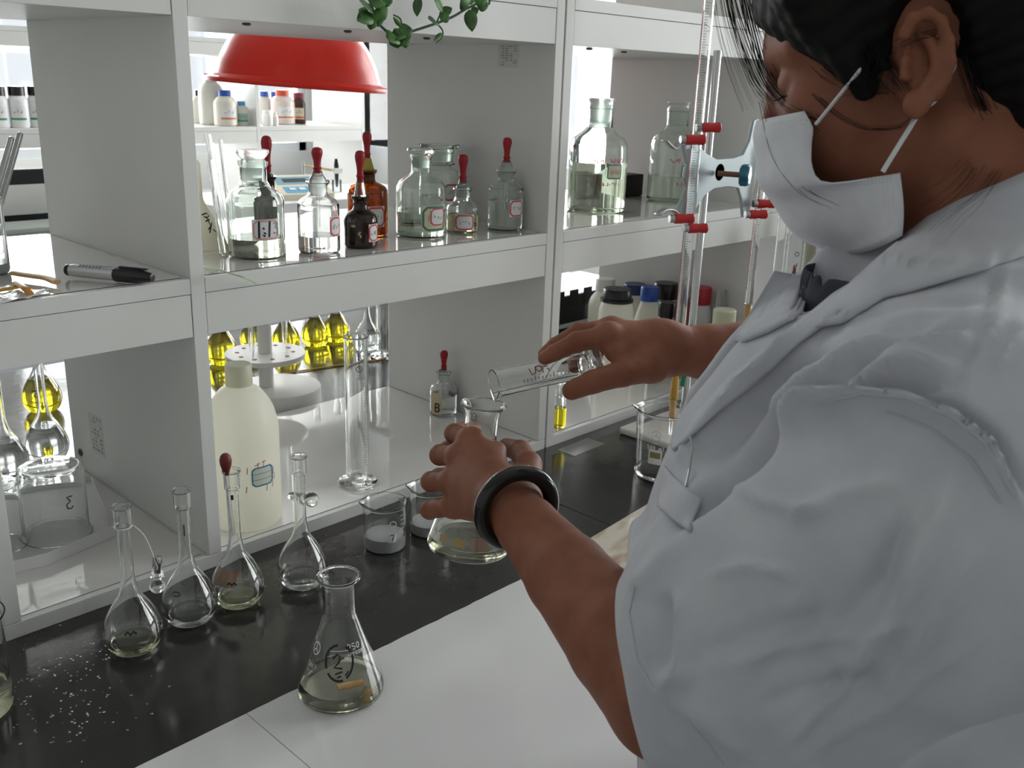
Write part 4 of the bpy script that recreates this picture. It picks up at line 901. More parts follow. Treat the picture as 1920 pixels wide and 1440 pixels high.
# ------------------------------------------------------------------ red lamp hanging behind the rack
LP = atD(560, 157, 2.0); R = .188
lamp = thing('pendant_lamp', 'red dome lamp shade hanging behind the near rack', 'lamp', (LP[0], LP[1], LP[2]))
lamp.rotation_euler = (math.radians(1.5), math.radians(2.0), 0)
out = prof((R, -.004), (R*1.005, -.001), (R, .003), (R*.93, .006), [(R*.90, .010), (R*.84, .045), (R*.72, .085), (R*.54, .118), (R*.30, .140), (R*.12, .148)], (.02, .150))
link('shade', MB().lathe(out+[(.015, .148)]+[(max(r-.002, .012), z-.002) for r, z in out[::-1]], 72, closed=False), M_LAMP, lamp)
link('lamp_holder', MB().lathe([(0, .146), (.024, .146), (.022, .19), (.012, .20), (0, .2)], 24), M_WPLAS, lamp)
link('cord', MB().tube([(0, 0, .2), (0, 0, 2.1-LP[2]+.05)], .004, 8), M_WPLAS, lamp)

# ------------------------------------------------------------------ trailing plant on the upper shelf
pl = thing('trailing_plant', 'green leafy vine trailing from the upper shelf over its front board', 'plant', (0, 0, 0))
YV = -.030
pot = atY(790, -160, .07)
link('pot', MB().lathe(prof((0, 0), (.035, 0), (.05, .08), (.053, .08), (.053, .092), (.046, .092), (.043, .02), (0, .02)), 32), mat('terracotta', (.35, .15, .08), .7), pl, loc=(pot[0], .09, ZUT+.0003))
link('soil', MB().lathe([(0, .075), (.046, .075), (.046, .08), (0, .084)], 24), mat('soil', (.05, .035, .02), .9), pl, loc=(pot[0], .09, ZUT+.0003))
def V(u, v, dy=0.0): return atY(u, v, YV+dy)
top = np.array([pot[0], .09, ZUT+.09])
vines = [[top, (top+V(690, -60))/2+np.array([0, -.02, .03]), V(690, -40), V(697, 10), V(708, 40), V(722, 56), V(738, 66), V(752, 66)],
         [V(752, 66), V(775, 58), V(815, 45), V(848, 32), V(872, 18), V(893, 7), V(915, -12), top+np.array([.02, -.02, .02])],
         [V(818, 43), V(824, 30), V(830, 14)], [V(820, 44), V(830, 58), V(828, 72), V(818, 80)], [V(735, 62), V(752, 50), V(750, 35), V(738, 28)], [V(700, -30), V(724, -10), V(735, 2), V(728, 10)], [top, V(785, -60), V(784, -10), V(784, 20)]]
for i, c_ in enumerate(vines): link('vine_stem', MB().tube(cr(c_, 6), .0017 if i < 2 else .0011, 7), M_STEM if i < 2 else M_LEAF, pl)
def leaf(u, v, u2, v2, w, curl=.25, dy=-.004, tw=0.0):
    a, b = V(u, v, dy), V(u2, v2, dy-.006); d_ = b-a; L = np.linalg.norm(d_); d_ /= L
    s_ = np.cross(d_, FW); s_ /= np.linalg.norm(s_); nrm = np.cross(s_, d_); s_ = s_*math.cos(tw)+nrm*math.sin(tw); nrm = np.cross(s_, d_)
    if nrm@FW > 0: nrm = -nrm
    mb = MB(); vv = []; k = 7
    for i in range(k+1):
        t_ = i/k; ww = w*.5*math.sin(math.pi*min(1, t_**.8))**.75 if 0 < i < k else .0004
        m_ = a+d_*L*t_+nrm*(curl*L*t_*t_*.5)
        vv += [m_-s_*ww-nrm*(-.18*ww), m_, m_+s_*ww+nrm*.18*ww]
    f = []
    for i in range(k): f += [(3*i, 3*i+1, 3*i+4, 3*i+3), (3*i+1, 3*i+2, 3*i+5, 3*i+4)]
    mb.add(vv, f); o = link('leaf', mb, M_LEAF, pl, fix=False); o.modifiers.new('thick', 'SOLIDIFY').thickness = .0006
LV = [(700, 22, 666, 6, .016), (698, 30, 668, 40, .020), (700, 34, 720, 38, .022), (698, 20, 706, 42, .026), (705, 16, 722, 38, .022), (700, 40, 694, 60, .012), (690, 14, 676, 28, .014), (716, 6, 735, 2, .012), (712, 0, 705, 18, .018), (703, 8, 690, 18, .016),
      (745, 66, 738, 52, .012), (748, 64, 736, 84, .026), (750, 64, 760, 84, .024), (748, 60, 772, 58, .020), (740, 66, 728, 80, .022), (752, 66, 766, 76, .020), (744, 72, 746, 92, .020), (756, 70, 752, 90, .018), (752, 50, 736, 30, .006), (757, 74, 760, 92, .012),
      (820, 44, 800, 40, .017), (830, 18, 812, 2, .016), (829, 26, 848, 18, .016), (826, 38, 842, 28, .018), (828, 62, 812, 80, .006), (784, -6, 784, 33, .013),
      (876, 14, 862, -6, .020), (880, 18, 885, 60, .018), (888, 12, 892, 30, .010), (893, 8, 916, 10, .018), (890, 4, 912, -4, .016), (884, 8, 880, -10, .012)]
rnd = random.Random(2)
for l in LV: leaf(*l, curl=rnd.uniform(.05, .4), dy=-.003-rnd.uniform(0, .012), tw=rnd.uniform(-.5, .5))
for i in range(14):
    t_ = i*.45; a_ = top+np.array([.03*math.cos(t_), .03*math.sin(t_), 0]); u, v = proj(a_)
    e = a_+np.array([.06*math.cos(t_), .05*math.sin(t_)-.01, .03]); u2, v2 = proj(e)
    d_ = e-a_; mb = MB(); s_ = np.array([-math.sin(t_), math.cos(t_), 0])*.011
    mb.add([a_, a_+d_*.5-s_, a_+d_*.5+s_, e], [(0, 1, 3, 2)]); o = link('leaf', mb, M_LEAF, pl, fix=False); o.modifiers.new('thick', 'SOLIDIFY').thickness = .0006

# ------------------------------------------------------------------ things on the far bench
def farz(u, v, y): return atY(u, v, y)
GB = 'chemical bottles on the far rack'
def far_bottle(label, u, wpx, top, capm, bodym, y=Y2+.12, zb=ZST, base=None, square=False, lab=None, caph=.022, capf=.55, name='chemical_bottle'):
    P = atY(u, base or 236, y); k = kk(P); zt = atY(u, top, y)[2]; h = zt-zb; R = wpx/2*k
    t = thing(name, label, 'bottle', (P[0], y, zb+.0003), group=GB)
    pr = prof((R*.9, 0), (R, .006), (R, h*.35), (R, h*.62), [(R*.97, h*.68), (R*.75, h*.78), (R*capf*.95, h*.83)], (R*capf*.9, h-caph), (0, h-caph))
    link('bottle_body', MB().lathe([(0, 0)]+pr, 28), bodym, t)
    link('screw_cap', MB().lathe([(0, h-caph-.002), (R*capf, h-caph-.002), (R*capf, h-.002), (R*capf*.93, h), (0, h)], 24), capm, t)
    if lab:
        rf = lambda q: radius_at(pr, q)
        o = link('paper_label', patch_on(rf, camang(P)+lab[1], h*.34, R*1.5, h*.36), lab[2] if len(lab) > 2 else M_LABEL, t)
        link('label_band', ribbon_on(rf, [[(-R*.75, -h*.12), (R*.75, -h*.12)]], camang(P)+lab[1], h*.34, h*.05, .0006), lab[0], o, smooth=False)
        link('label_print', ribbon_on(rf, scribble(R, .014, 5, 7), camang(P)+lab[1], h*.40, .002, .0006), M_GREYINK, o, smooth=False)
    return t
M_ORG = mat('orange_print', (.65, .18, .05), .6); M_GRN = mat('green_print', (.05, .25, .12), .6); M_MIST = mat('misty_plastic', (.66, .64, .58), .4); M_PINKY = mat('pinkish_plastic', (.68, .58, .54), .4)
far_bottle('black-capped dark bottle at the left end of the far shelf', 378, 34, 169, M_BPLAS, M_MIST, y=Y2+.27)
far_bottle('tall pale bottle with a red-and-white cap under the red lamp rim', 399, 46, 138, M_REDP, M_MIST, y=Y2+.16)
far_bottle('blue-capped white bottle with an orange-banded label on the far shelf', 424, 42, 169, M_BLUE, mat('ivory_plastic', (.74, .71, .62), .4), y=Y2+.06, lab=(M_ORG, .35))
far_bottle('small bottle with a light blue cap and green label on the far shelf', 454, 28, 190, M_SKY, M_MIST, y=Y2+.06, lab=(M_GRN, .2, mat('mint_label', (.32, .48, .42), .6)))
far_bottle('blue-capped bottle just right of the far shelf divider', 497, 30, 171, M_BLUE, M_MIST, y=Y2+.22)
far_bottle('second blue-capped bottle hidden behind the orange-capped one', 516, 24, 172, M_BLUE, M_MIST, y=Y2+.26)
far_bottle('orange-capped pinkish bottle with a white label on the far shelf', 531, 44, 169, mat('orange_cap', (.62, .08, .04), .4), M_PINKY, y=Y2+.14, lab=(M_ORG, .35))
far_bottle('brown glass bottle with a dark red cap at the right of the far shelf', 561, 26, 174, mat('maroon_cap', (.28, .03, .06), .4), mat('brown_glass_opaque', (.07, .025, .018), .15), y=Y2+.16, lab=(M_LRED, .1, M_CREAM), capf=.75)
far_bottle('squat white pot with a white lid on the far shelf', 502, 20, 207, M_WPLAS, M_WPLAS, y=Y2+.05, capf=.8); far_bottle('tiny white bottle beside the squat white pot', 516, 12, 211, M_WPLAS, M_WPLAS, y=Y2+.05, capf=.6)
GBL = 'black-capped bottles by the far window'
for lab, u, w in (('black-capped white bottle at the left picture edge on the far rack', 2, 36), ('black-capped white bottle with red and green label bands, middle of the far left three', 38, 38), ('black-capped white bottle partly hidden by the near divider', 72, 32)):
    t = far_bottle(lab, u, w, 162, M_BPLAS, mat('bright_white_plastic'), y=Y2+.08, base=243, lab=(M_GRN, 0), caph=.03, capf=.8); t['group'] = GBL
    P = t.location; hh = .13
# riser with pH meter
rz = .118; a = atY(330, 390, Y2-.5)
rs = link('white_riser', MB().box((1.28, Y2-.56, 0.0005), (2.3, Y2-.12, rz), bev=.002), M_WHITE, smooth=False); tag(rs, 'low white riser standing on the far bench under the meter', 'riser')
P = atY(552, 372, Y2-.40); ph = thing('ph_meter', 'beige and blue bench meter on the far bench riser', 'meter', (P[0], Y2-.42, rz+.0005), rotz=math.radians(-12))
pv = [(-.12, -.09, 0), (.12, -.09, 0), (.12, .09, 0), (-.12, .09, 0), (-.12, -.09, .022), (.12, -.09, .022), (.12, .06, .075), (-.12, .06, .075), (.12, .09, .078), (-.12, .09, .078)]
link('case', MB().add(pv, [(0, 3, 2, 1), (0, 1, 5, 4), (4, 5, 6, 7), (7, 6, 8, 9), (9, 8, 2, 3), (1, 2, 8, 6, 5), (0, 4, 7, 9, 3)]), mat('beige_case', (.66, .62, .50), .4), ph, smooth=False)
def onslope(x0, x1, s0, s1, d=.0012):
    q = lambda s: (-.09+.15*s, .022+.053*s)
    (y0, z0), (y1, z1) = q(s0), q(s1); return MB().add([(x0, y0, z0+d), (x1, y0, z0+d), (x1, y1, z1+d), (x0, y1, z1+d), (x0, y0, z0), (x1, y0, z0), (x1, y1, z1), (x0, y1, z1)], [(0, 1, 2, 3), (0, 4, 5, 1), (1, 5, 6, 2), (2, 6, 7, 3), (3, 7, 4, 0)])
link('key_panel', onslope(-.07, .09, .08, .42), M_SKY, ph, smooth=False); dp = link('display_panel', onslope(-.08, .09, .55, .97), mat('steel_blue', (.18, .33, .42), .4), ph, smooth=False); link('display', onslope(-.05, .05, .66, .86, .002), M_BPLAS, dp, smooth=False)
for i in range(3): link('button', onslope(-.05+.04*i, -.025+.04*i, .2, .32, .004), M_WPLAS, ph, smooth=False)
P = atY(632, 368, Y2-.35); es = thing('electrode_stand', 'electrode arm with a black probe beside the far meter', 'stand', (P[0], Y2-.35, rz+.0005))
zt = atY(632, 300, Y2-.35)[2]-rz; zj = atY(632, 316, Y2-.35)[2]-rz
link('probe', MB().lathe([(0, .02), (.004, .02), (.008, .05), (.011, zt-.02), (.007, zt+.005), (0, zt+.005)], 14), M_BPLAS, es); link('holder', MB().box((-.022, -.014, zj-.02), (.022, .014, zj+.002), bev=.003), M_WPLAS, es, smooth=False)
link('arm', MB().tube([(0, .01, zj-.01), (-.15, .02, zj+.015), (-.15, .02, zj+.03)], .005, 8), mat('yellow_arm', (.5, .44, .2), .4), es); link('post', MB().tube([(-.15, .02, 0), (-.15, .02, zj+.02)], .006, 8), M_METAL, es)
link('beaker_cup', MB().lathe([(0, 0), (.02, 0), (.02, .05), (.018, .05), (.018, .003), (0, .003)], 20), MATS['window_glass'], es)
# left: monitor, clear boxes, bag on the far bench
P = atY(20, 345, Y2-.25); mn = thing('monitor', 'black-framed monitor with a pale screen on the far bench at the left', 'monitor', (P[0], Y2-.25, .0005))
zt = atY(40, 318, Y2-.25)[2]
link('bezel', MB().box((-.22, 0, .07), (.32, .04, zt), bev=.004), M_BPLAS, mn, smooth=False); link('screen', MB().box((-.13, -.002, .10), (.30, 0, zt-.05)), mat('pale_screen', (.62, .63, .60), .3), mn, smooth=False); link('foot', MB().box((-.05, -.05, 0), (.15, .10, .07), bev=.004), M_BPLAS, mn, smooth=False)
P = atY(40, 410, Y2-.45); bx = thing('clear_box', 'clear plastic box on the far bench below the monitor', 'box', (P[0]-.1, Y2-.52, .0005))
M_CBOX = thin_glass('clear_box_plastic', (.85, .9, .92), .1, frost=.3)
link('box_body', MB().box((0, 0, 0), (.26, .16, .08), bev=.004), M_CBOX, bx, smooth=False); link('box_lid', MB().box((-.005, -.005, .08), (.265, .165, .095), bev=.003), M_CBOX, bx, smooth=False)
P = atY(80, 400, Y2-.4); bag = MB(); rnd = random.Random(4); n = 14; v = []
for j in range(8):
    z = .20*j/7; rr = .10*math.sin(math.pi*(.15+.8*j/7))**.6
    for i in range(n): t_ = 2*math.pi*i/n; q_ = rr*rnd.uniform(.85, 1.1); v.append((q_*math.cos(t_), q_*.7*math.sin(t_), z))
bag.add(v, [(j*n+i, j*n+(i+1) % n, (j+1)*n+(i+1) % n, (j+1)*n+i) for j in range(7) for i in range(n)]+[tuple(range(n)), tuple(range(7*n, 8*n))])
o = link('plastic_bag', bag, M_CBOX, loc=(P[0]+.22, Y2-.40, .0005)); tag(o, 'puffed clear plastic bag on the far bench at the left', 'bag')
# ------------------------------------------------------------------ solid modelling by distance fields (one continuous surface each)
def rc(P, a, b, ra, rb):
    a = np.asarray(a, np.float32); b = np.asarray(b, np.float32); ba = b-a; pa = P-a
    h = np.clip(pa@ba/max(float(ba@ba), 1e-12), 0, 1).astype(np.float32)
    return np.linalg.norm(pa-h[:, None]*ba, axis=1)-(ra+(rb-ra)*h)
def chain(P, pts, rad, k=0.004):
    d = rc(P, pts[0], pts[1], rad[0], rad[1])
    for i in range(1, len(pts)-1): d = smin(d, rc(P, pts[i], pts[i+1], rad[i], rad[i+1]), k)
    return d
def smin(a, b, k):
    h = np.clip(.5+.5*(b-a)/k, 0, 1); return b+(a-b)*h-k*h*(1-h)
def smax(a, b, k): return -smin(-a, -b, k)
def ell(P, c, A, r):
    q = (P-np.asarray(c, np.float32))@np.asarray(A, np.float32).T; r = np.asarray(r, np.float32)
    k0 = np.linalg.norm(q/r, axis=1); k1 = np.linalg.norm(q/(r*r), axis=1)+1e-9
    return k0*(k0-1)/k1
def surface(fn, lo, hi, h, newton=2):
    lo = np.array(lo, np.float64); n = np.ceil((np.array(hi)-lo)/h).astype(int); B = 8; nb = (n+B-1)//B
    g = np.stack(np.meshgrid(*[np.arange(m) for m in nb], indexing='ij'), -1).reshape(-1, 3)
    cen = (lo+(g*B+B/2)*h).astype(np.float32); d = fn(cen); act = g[np.abs(d) < B*h*1.15]
    loc = np.stack(np.meshgrid(*[np.arange(B+1)]*3, indexing='ij'), -1)
    idx = act[:, None, None, None, :]*B+loc[None]
    pts = (lo+idx.reshape(-1, 3)*h).astype(np.float32)
    V = np.concatenate([fn(pts[i:i+400000]) for i in range(0, len(pts), 400000)]).reshape(len(act), B+1, B+1, B+1)
    S = V < 0
    N = n.max()+3*B
    c8 = [(a, b, c) for a in (0, 1) for b in (0, 1) for c in (0, 1)]
    cs = np.stack([S[:, a:a+B, b:b+B, c:c+B] for a, b, c in c8], -1); mixed = cs.any(-1) & ~cs.all(-1)
    bi, x, y, z = np.nonzero(mixed); cell = act[bi]*B+np.stack([x, y, z], -1)
    key = (cell[:, 0].astype(np.int64)*N+cell[:, 1])*N+cell[:, 2]
    vals = np.stack([V[bi, x+a, y+b, z+c] for a, b, c in c8], -1)
    acc = np.zeros((len(bi), 3)); cnt = np.zeros(len(bi))
    for i in range(8):
        for j in range(i+1, 8):
            if sum(abs(c8[i][q]-c8[j][q]) for q in range(3)) != 1: continue
            m = (vals[:, i] < 0) != (vals[:, j] < 0); t = vals[:, i]/(vals[:, i]-vals[:, j]+1e-12)
            p = np.array(c8[i])+t[:, None]*(np.array(c8[j])-np.array(c8[i])); acc[m] += p[m]; cnt[m] += 1
    vert = lo+(cell+acc/cnt[:, None])*h
    order = np.argsort(key); skey = key[order]; faces = []
    def look(k_):
        i = np.searchsorted(skey, k_); i = np.clip(i, 0, len(skey)-1); ok = skey[i] == k_; return order[i], ok
    for ax in range(3):
        o = [0, 0, 0]; o[ax] = 1
        A_ = S[:, :B, :B, :B]; C_ = S[:, o[0]:B+o[0], o[1]:B+o[1], o[2]:B+o[2]]
        bi, x, y, z = np.nonzero(A_ != C_); p = act[bi]*B+np.stack([x, y, z], -1); neg = A_[bi, x, y, z]
        u, w = [(1, 2), (2, 0), (0, 1)][ax]; q = []; good = np.ones(len(p), bool)
        for du, dw in ((-1, -1), (0, -1), (0, 0), (-1, 0)):
            c = p.copy(); c[:, u] += du; c[:, w] += dw
            i_, ok = look((c[:, 0].astype(np.int64)*N+c[:, 1])*N+c[:, 2]); q.append(i_); good &= ok
        q = np.stack(q, -1); q[~neg] = q[~neg][:, ::-1]; faces.append(q[good])
    F = np.concatenate(faces)
    e = h*.4
    for _ in range(newton):
        v32 = vert.astype(np.float32); d = fn(v32); G = np.stack([(fn(v32+np.float32(e)*np.eye(3, dtype=np.float32)[i])-fn(v32-np.float32(e)*np.eye(3, dtype=np.float32)[i]))/(2*e) for i in range(3)], -1)
        g2 = (G*G).sum(1)+1e-6; st_ = d[:, None]*G/g2[:, None]; L = np.linalg.norm(st_, axis=1); st_ *= np.minimum(1, h*.6/(L+1e-9))[:, None]; vert = vert-st_
    return vert, F, G/np.sqrt(g2)[:, None]
def np_mesh(name, V, F, m, parent, smooth=True):
    me = bpy.data.meshes.new(name); me.vertices.add(len(V)); me.vertices.foreach_set('co', V.astype(np.float32).ravel())
    nf = len(F); me.loops.add(nf*4); me.loops.foreach_set('vertex_index', F.astype(np.int32).ravel())
    me.polygons.add(nf); me.polygons.foreach_set('loop_start', np.arange(0, nf*4, 4, dtype=np.int32)); me.polygons.foreach_set('loop_total', np.full(nf, 4, np.int32))
    me.materials.append(m); me.update(calc_edges=True); me.validate()
    me.polygons.foreach_set('use_smooth', [smooth]*len(me.polygons))
    o = bpy.data.objects.new(name, me); COL.objects.link(o); o.parent = parent; return o

# ------------------------------------------------------------------ skeleton (metres), read off the photograph once
W = lambda u, v, d: atD(u, v, d)
EAR = W(1740, 110, .56)
yw, pt = math.radians(21), math.radians(20)
HF = np.array([-math.sin(yw)*math.cos(pt), math.cos(yw)*math.cos(pt), -math.sin(pt)]); HLf = np.array([-math.cos(yw), -math.sin(yw), 0]); HU = np.cross(HF, HLf)
HC = EAR-HLf*.074; HA = np.stack([HF, HLf, HU])
def HL(f, l, u): return HC+HF*f+HLf*l+HU*u
NECK = np.array([.098, -.812, .470]); LSH = np.array([-.060, -.858, .425]); RSH = np.array([.245, -.712, .425])
LEL = W(1252, 1308, .625); LWR = W(968, 962, .805)
REL = W(1500, 668, 1.0); RWR = W(1262, 657, .95)
TF = np.array([-.40, .916, 0]); TL = np.array([-.916, -.40, 0])

LFIN = [[W(884, 826, .903), W(852, 813, .932), W(868, 806, .962), W(890, 806, .978)],
        [W(864, 856, .893), W(825, 853, .922), W(840, 842, .955), W(862, 838, .972)],
        [W(850, 902, .890), W(808, 903, .918), W(822, 893, .950), W(846, 888, .968)],
        [W(852, 948, .893), W(806, 956, .917), W(818, 948, .945), W(838, 942, .960)]]
LRAD = [[.0105, .0092, .0080, .0072], [.0108, .0095, .0082, .0074], [.0105, .0092, .0080, .0072], [.0098, .0086, .0074, .0066]]
LTH = [W(985, 915, .845), W(990, 872, .880), W(975, 846, .918), W(950, 838, .943)]
RFIN = [[W(1140, 630, .925), W(1082, 641, .925), W(1040, 661, .928), W(1022, 671, .930)],
        [W(1146, 618, .945), W(1085, 624, .956), W(1042, 648, .957), W(1022, 664, .955)],
        [W(1158, 622, .968), W(1098, 636, .990), W(1076, 668, .992), W(1078, 690, .982)],
        [W(1172, 636, .984), W(1124, 652, 1.008), W(1106, 680, 1.008), W(1106, 698, .998)]]
RRAD = [[.0110, .0096, .0082, .0070], [.0108, .0096, .0082, .0072], [.0102, .009, .0078, .007], [.0095, .008, .007, .0064]]
RTH = [W(1222, 684, .930), W(1168, 700, .905), W(1112, 716, .898), W(1072, 732, .902)]
def hand(P, wr, fins, rads, th, thr, pr_, elb):
    # palm: a fan of tapered struts from the wrist to the knuckles, blended; fingers stay apart
    d = None
    for f, r in zip(fins, rads):
        b = wr+(f[0]-wr)*.12; q = rc(P, b, f[0], pr_, r[0]*1.12); d = q if d is None else smin(d, q, .014)
    d = smin(d, rc(P, wr+(fins[1][0]-wr)*.35, th[1]*.45+fins[0][0]*.55, .012, .0095), .012)     # web of the thumb
    d = smin(d, rc(P, wr, th[0], .020, thr[0]), .018)
    fd = None
    for f, r in zip(fins, rads):
        q = chain(P, f, r, .002)
        q = smin(q, np.linalg.norm(P-f[1].astype(np.float32), axis=1)-r[1]*1.06, .002)
        fd = q if fd is None else smin(fd, q, .0012)
    fd2 = chain(P, th, thr, .003)
    d = smin(d, fd, .007); d = smin(d, fd2, .008)
    for f, r in zip(fins, rads): d = smin(d, np.linalg.norm(P-(f[0]-FW*.002).astype(np.float32), axis=1)-r[0]*1.02, .006)  # knuckles
    return d
def near(P, c, r, fn):
    # evaluate a detailed part only close to it
    dd = np.linalg.norm(P-np.asarray(c, np.float32), axis=1)-r; out = dd+.03; m = dd < .03
    if m.any(): out[m] = fn(P[m])
    return out
E_ = lambda u, v, d: W(u, v, d)
HEL = [E_(1700, 96, .556), E_(1697, 62, .546), E_(1712, 34, .541), E_(1740, 24, .540), E_(1764, 40, .542), E_(1777, 78, .543), E_(1780, 116, .545), E_(1771, 148, .549), E_(1752, 172, .552), E_(1728, 192, .553)]
ANT = [E_(1722, 62, .549), E_(1742, 76, .547), E_(1754, 102, .547), E_(1752, 134, .549), E_(1736, 160, .551)]
def f_ear(P):
    d = ell(P, E_(1738, 108, .558), np.stack([RT*.985+UP*.17, UP*.985-RT*.17, FW]), (.0125, .0265, .0042))
    d = smin(d, chain(P, HEL, [.0020, .0032, .0034, .0034, .0034, .0036, .0036, .0036, .0038, .0050], .002), .003)
    d = smin(d, chain(P, ANT, [.0022, .0028, .0032, .0034, .0034], .002), .003)
    d = smin(d, ell(P, E_(1716, 196, .553), np.stack([RT, UP, FW]), (.0072, .0085, .0045)), .004)
    d = smin(d, rc(P, E_(1700, 112, .553), E_(1700, 140, .553), .0035, .004), .003)               # tragus
    d = smax(d, -ell(P, E_(1724, 122, .546), np.stack([RT, UP, FW]), (.0068, .0098, .0075)), .003) # concha
    d = smin(d, rc(P, E_(1705, 80, .566), E_(1712, 165, .566), .010, .010), .006)
    return d
def f_head(P):
    d = ell(P, HL(-.018, 0, .045), HA, (.098, .0755, .086))
    d = smin(d, ell(P, HL(.035, 0, .02), HA, (.062, .064, .075)), .03)
    d = smin(d, ell(P, HL(.045, 0, -.035), HA, (.050, .052, .052)), .03)
    for s in (1, -1):
        d = smin(d, rc(P, HL(-.002, .054*s, -.045), HL(.064, .016*s, -.080), .014, .013), .025)     # jaw
        d = smin(d, ell(P, HL(.062, .040*s, -.012), HA, (.028, .020, .022)), .018)                  # cheek
        d = smin(d, rc(P, HL(.086, .012*s, .036), HL(.070, .048*s, .034), .008, .008), .012)         # brow
    d = smin(d, ell(P, HL(.072, 0, -.082), HA, (.016, .022, .013)), .02)                             # chin
    d = smin(d, rc(P, HL(.092, 0, .022), HL(.107, 0, -.018), .006, .0092), .010)                     # nose
    for s in (1, -1):
        d = smin(d, ell(P, HL(.102, .011*s, -.022), HA, (.010, .008, .007)), .006)
        d = smax(d, -ell(P, HL(.094, .033*s, .014), HA, (.010, .015, .009)), .012)                    # eye socket
        d = smin(d, ell(P, HL(.078, .032*s, .013), HA, (.0125, .0145, .0115)), .004)                  # lid over the eyeball
    d = smin(d, rc(P, HL(.085, -.018, -.052), HL(.085, .018, -.052), .012, .012), .012)              # mouth
    d = smin(d, rc(P, HL(-.040, 0, -.040), NECK+np.array([.0, 0, -.03]), .047, .053), .03)            # neck
    d = smin(d, f_ear(P), .004)
    return d
LW2 = LWR+(LEL-LWR)/np.linalg.norm(LEL-LWR)*.03
def f_body(P):
    d = near(P, HC+np.array([0, 0, -.05]), .24, f_head)
    d = smin(d, rc(P, NECK+np.array([0, .016, -.085]), np.array([.10, -.79, .02]), .068, .108), .04)
    d = smin(d, rc(P, LSH+np.array([0, 0, -.02]), RSH+np.array([0, 0, -.02]), .042, .042), .04)
    d = smin(d, chain(P, [RSH, REL, REL+(RWR-REL)*.3, REL+(RWR-REL)*.75, RWR, RWR+(RFIN[1][0]-RWR)*.25], [.044, .037, .036, .0270, .0232, .0230], .005), .02)
    d = smin(d, chain(P, [LSH, LEL, LEL+(LWR-LEL)*.25, LEL+(LWR-LEL)*.60, LWR+(LEL-LWR)*.10, LWR], [.046, .0405, .0385, .0325, .0255, .0240], .004), .02)
    d = smin(d, near(P, W(900, 900, .88), .10, lambda q: hand(q, LWR+(LFIN[1][0]-LWR)*.10, LFIN, LRAD, LTH, [.0155, .0125, .0105, .0088], .0185, LEL)), .012)
    d = smin(d, near(P, W(1150, 665, .94), .12, lambda q: hand(q, RWR+(RFIN[1][0]-RWR)*.12, RFIN, RRAD, RTH, [.0165, .0125, .0108, .0092], .0175, REL)), .012)
    return d
person = thing('person', 'person in white lab coat and face mask pouring from a cylinder into a flask', 'person', (0, 0, 0))
M_SKIN = mat('skin', (0.27, 0.115, 0.075), .55, spec=.22, sub=.08, subr=(1.0, .35, .2))
noisy(M_SKIN, (0.225, 0.086, 0.051), (0.275, 0.110, 0.068), 45, 5, bump=.10, bscale=420)
V_, F_, N_ = surface(f_body, (-.22, -1.02, -.08), (.50, -.27, .83), .0021)
body = np_mesh('body', V_, F_, M_SKIN, person)

# ------------------------------------------------------------------ lab coat
M_COAT = mat('white_cotton', (0.52, 0.53, 0.58), .9, spec=.2, sheen=.1)
noisy(M_COAT, (0.485, 0.495, 0.545), (0.54, 0.55, 0.595), 26, 4, bump=.12, bscale=900)
TZ = np.array([-.50, -.25, .0, .15, .28, .38, .45, .50, .56]); TA = np.array([.235, .215, .192, .185, .188, .178, .140, .085, .06]); TB = np.array([.19, .165, .146, .148, .150, .134, .104, .075, .06])
TX = np.array([.118, .112, .100, .095, .090, .086, .087, .087, .085]); TY = np.array([-.812, -.800, -.775, -.767, -.762, -.766, -.776, -.783, -.787])
CD = (LWR-LEL)/np.linalg.norm(LWR-LEL); UD = (LSH-LEL)/np.linalg.norm(LSH-LEL)
SL = [LSH+np.array([.03, .012, -.005]), LSH+np.array([-.004, -.002, -.04]), LSH+(LEL-LSH)*.55+np.array([-.004, -.012, .0]), LEL+np.array([.004, -.006, .004]), LEL+CD*.10]
SR = [.066, .078, .086, .073, .062]
CN = -RT*.92+FW*.30-UP*.25; CN /= np.linalg.norm(CN); CP = W(1236, 1275, .630)
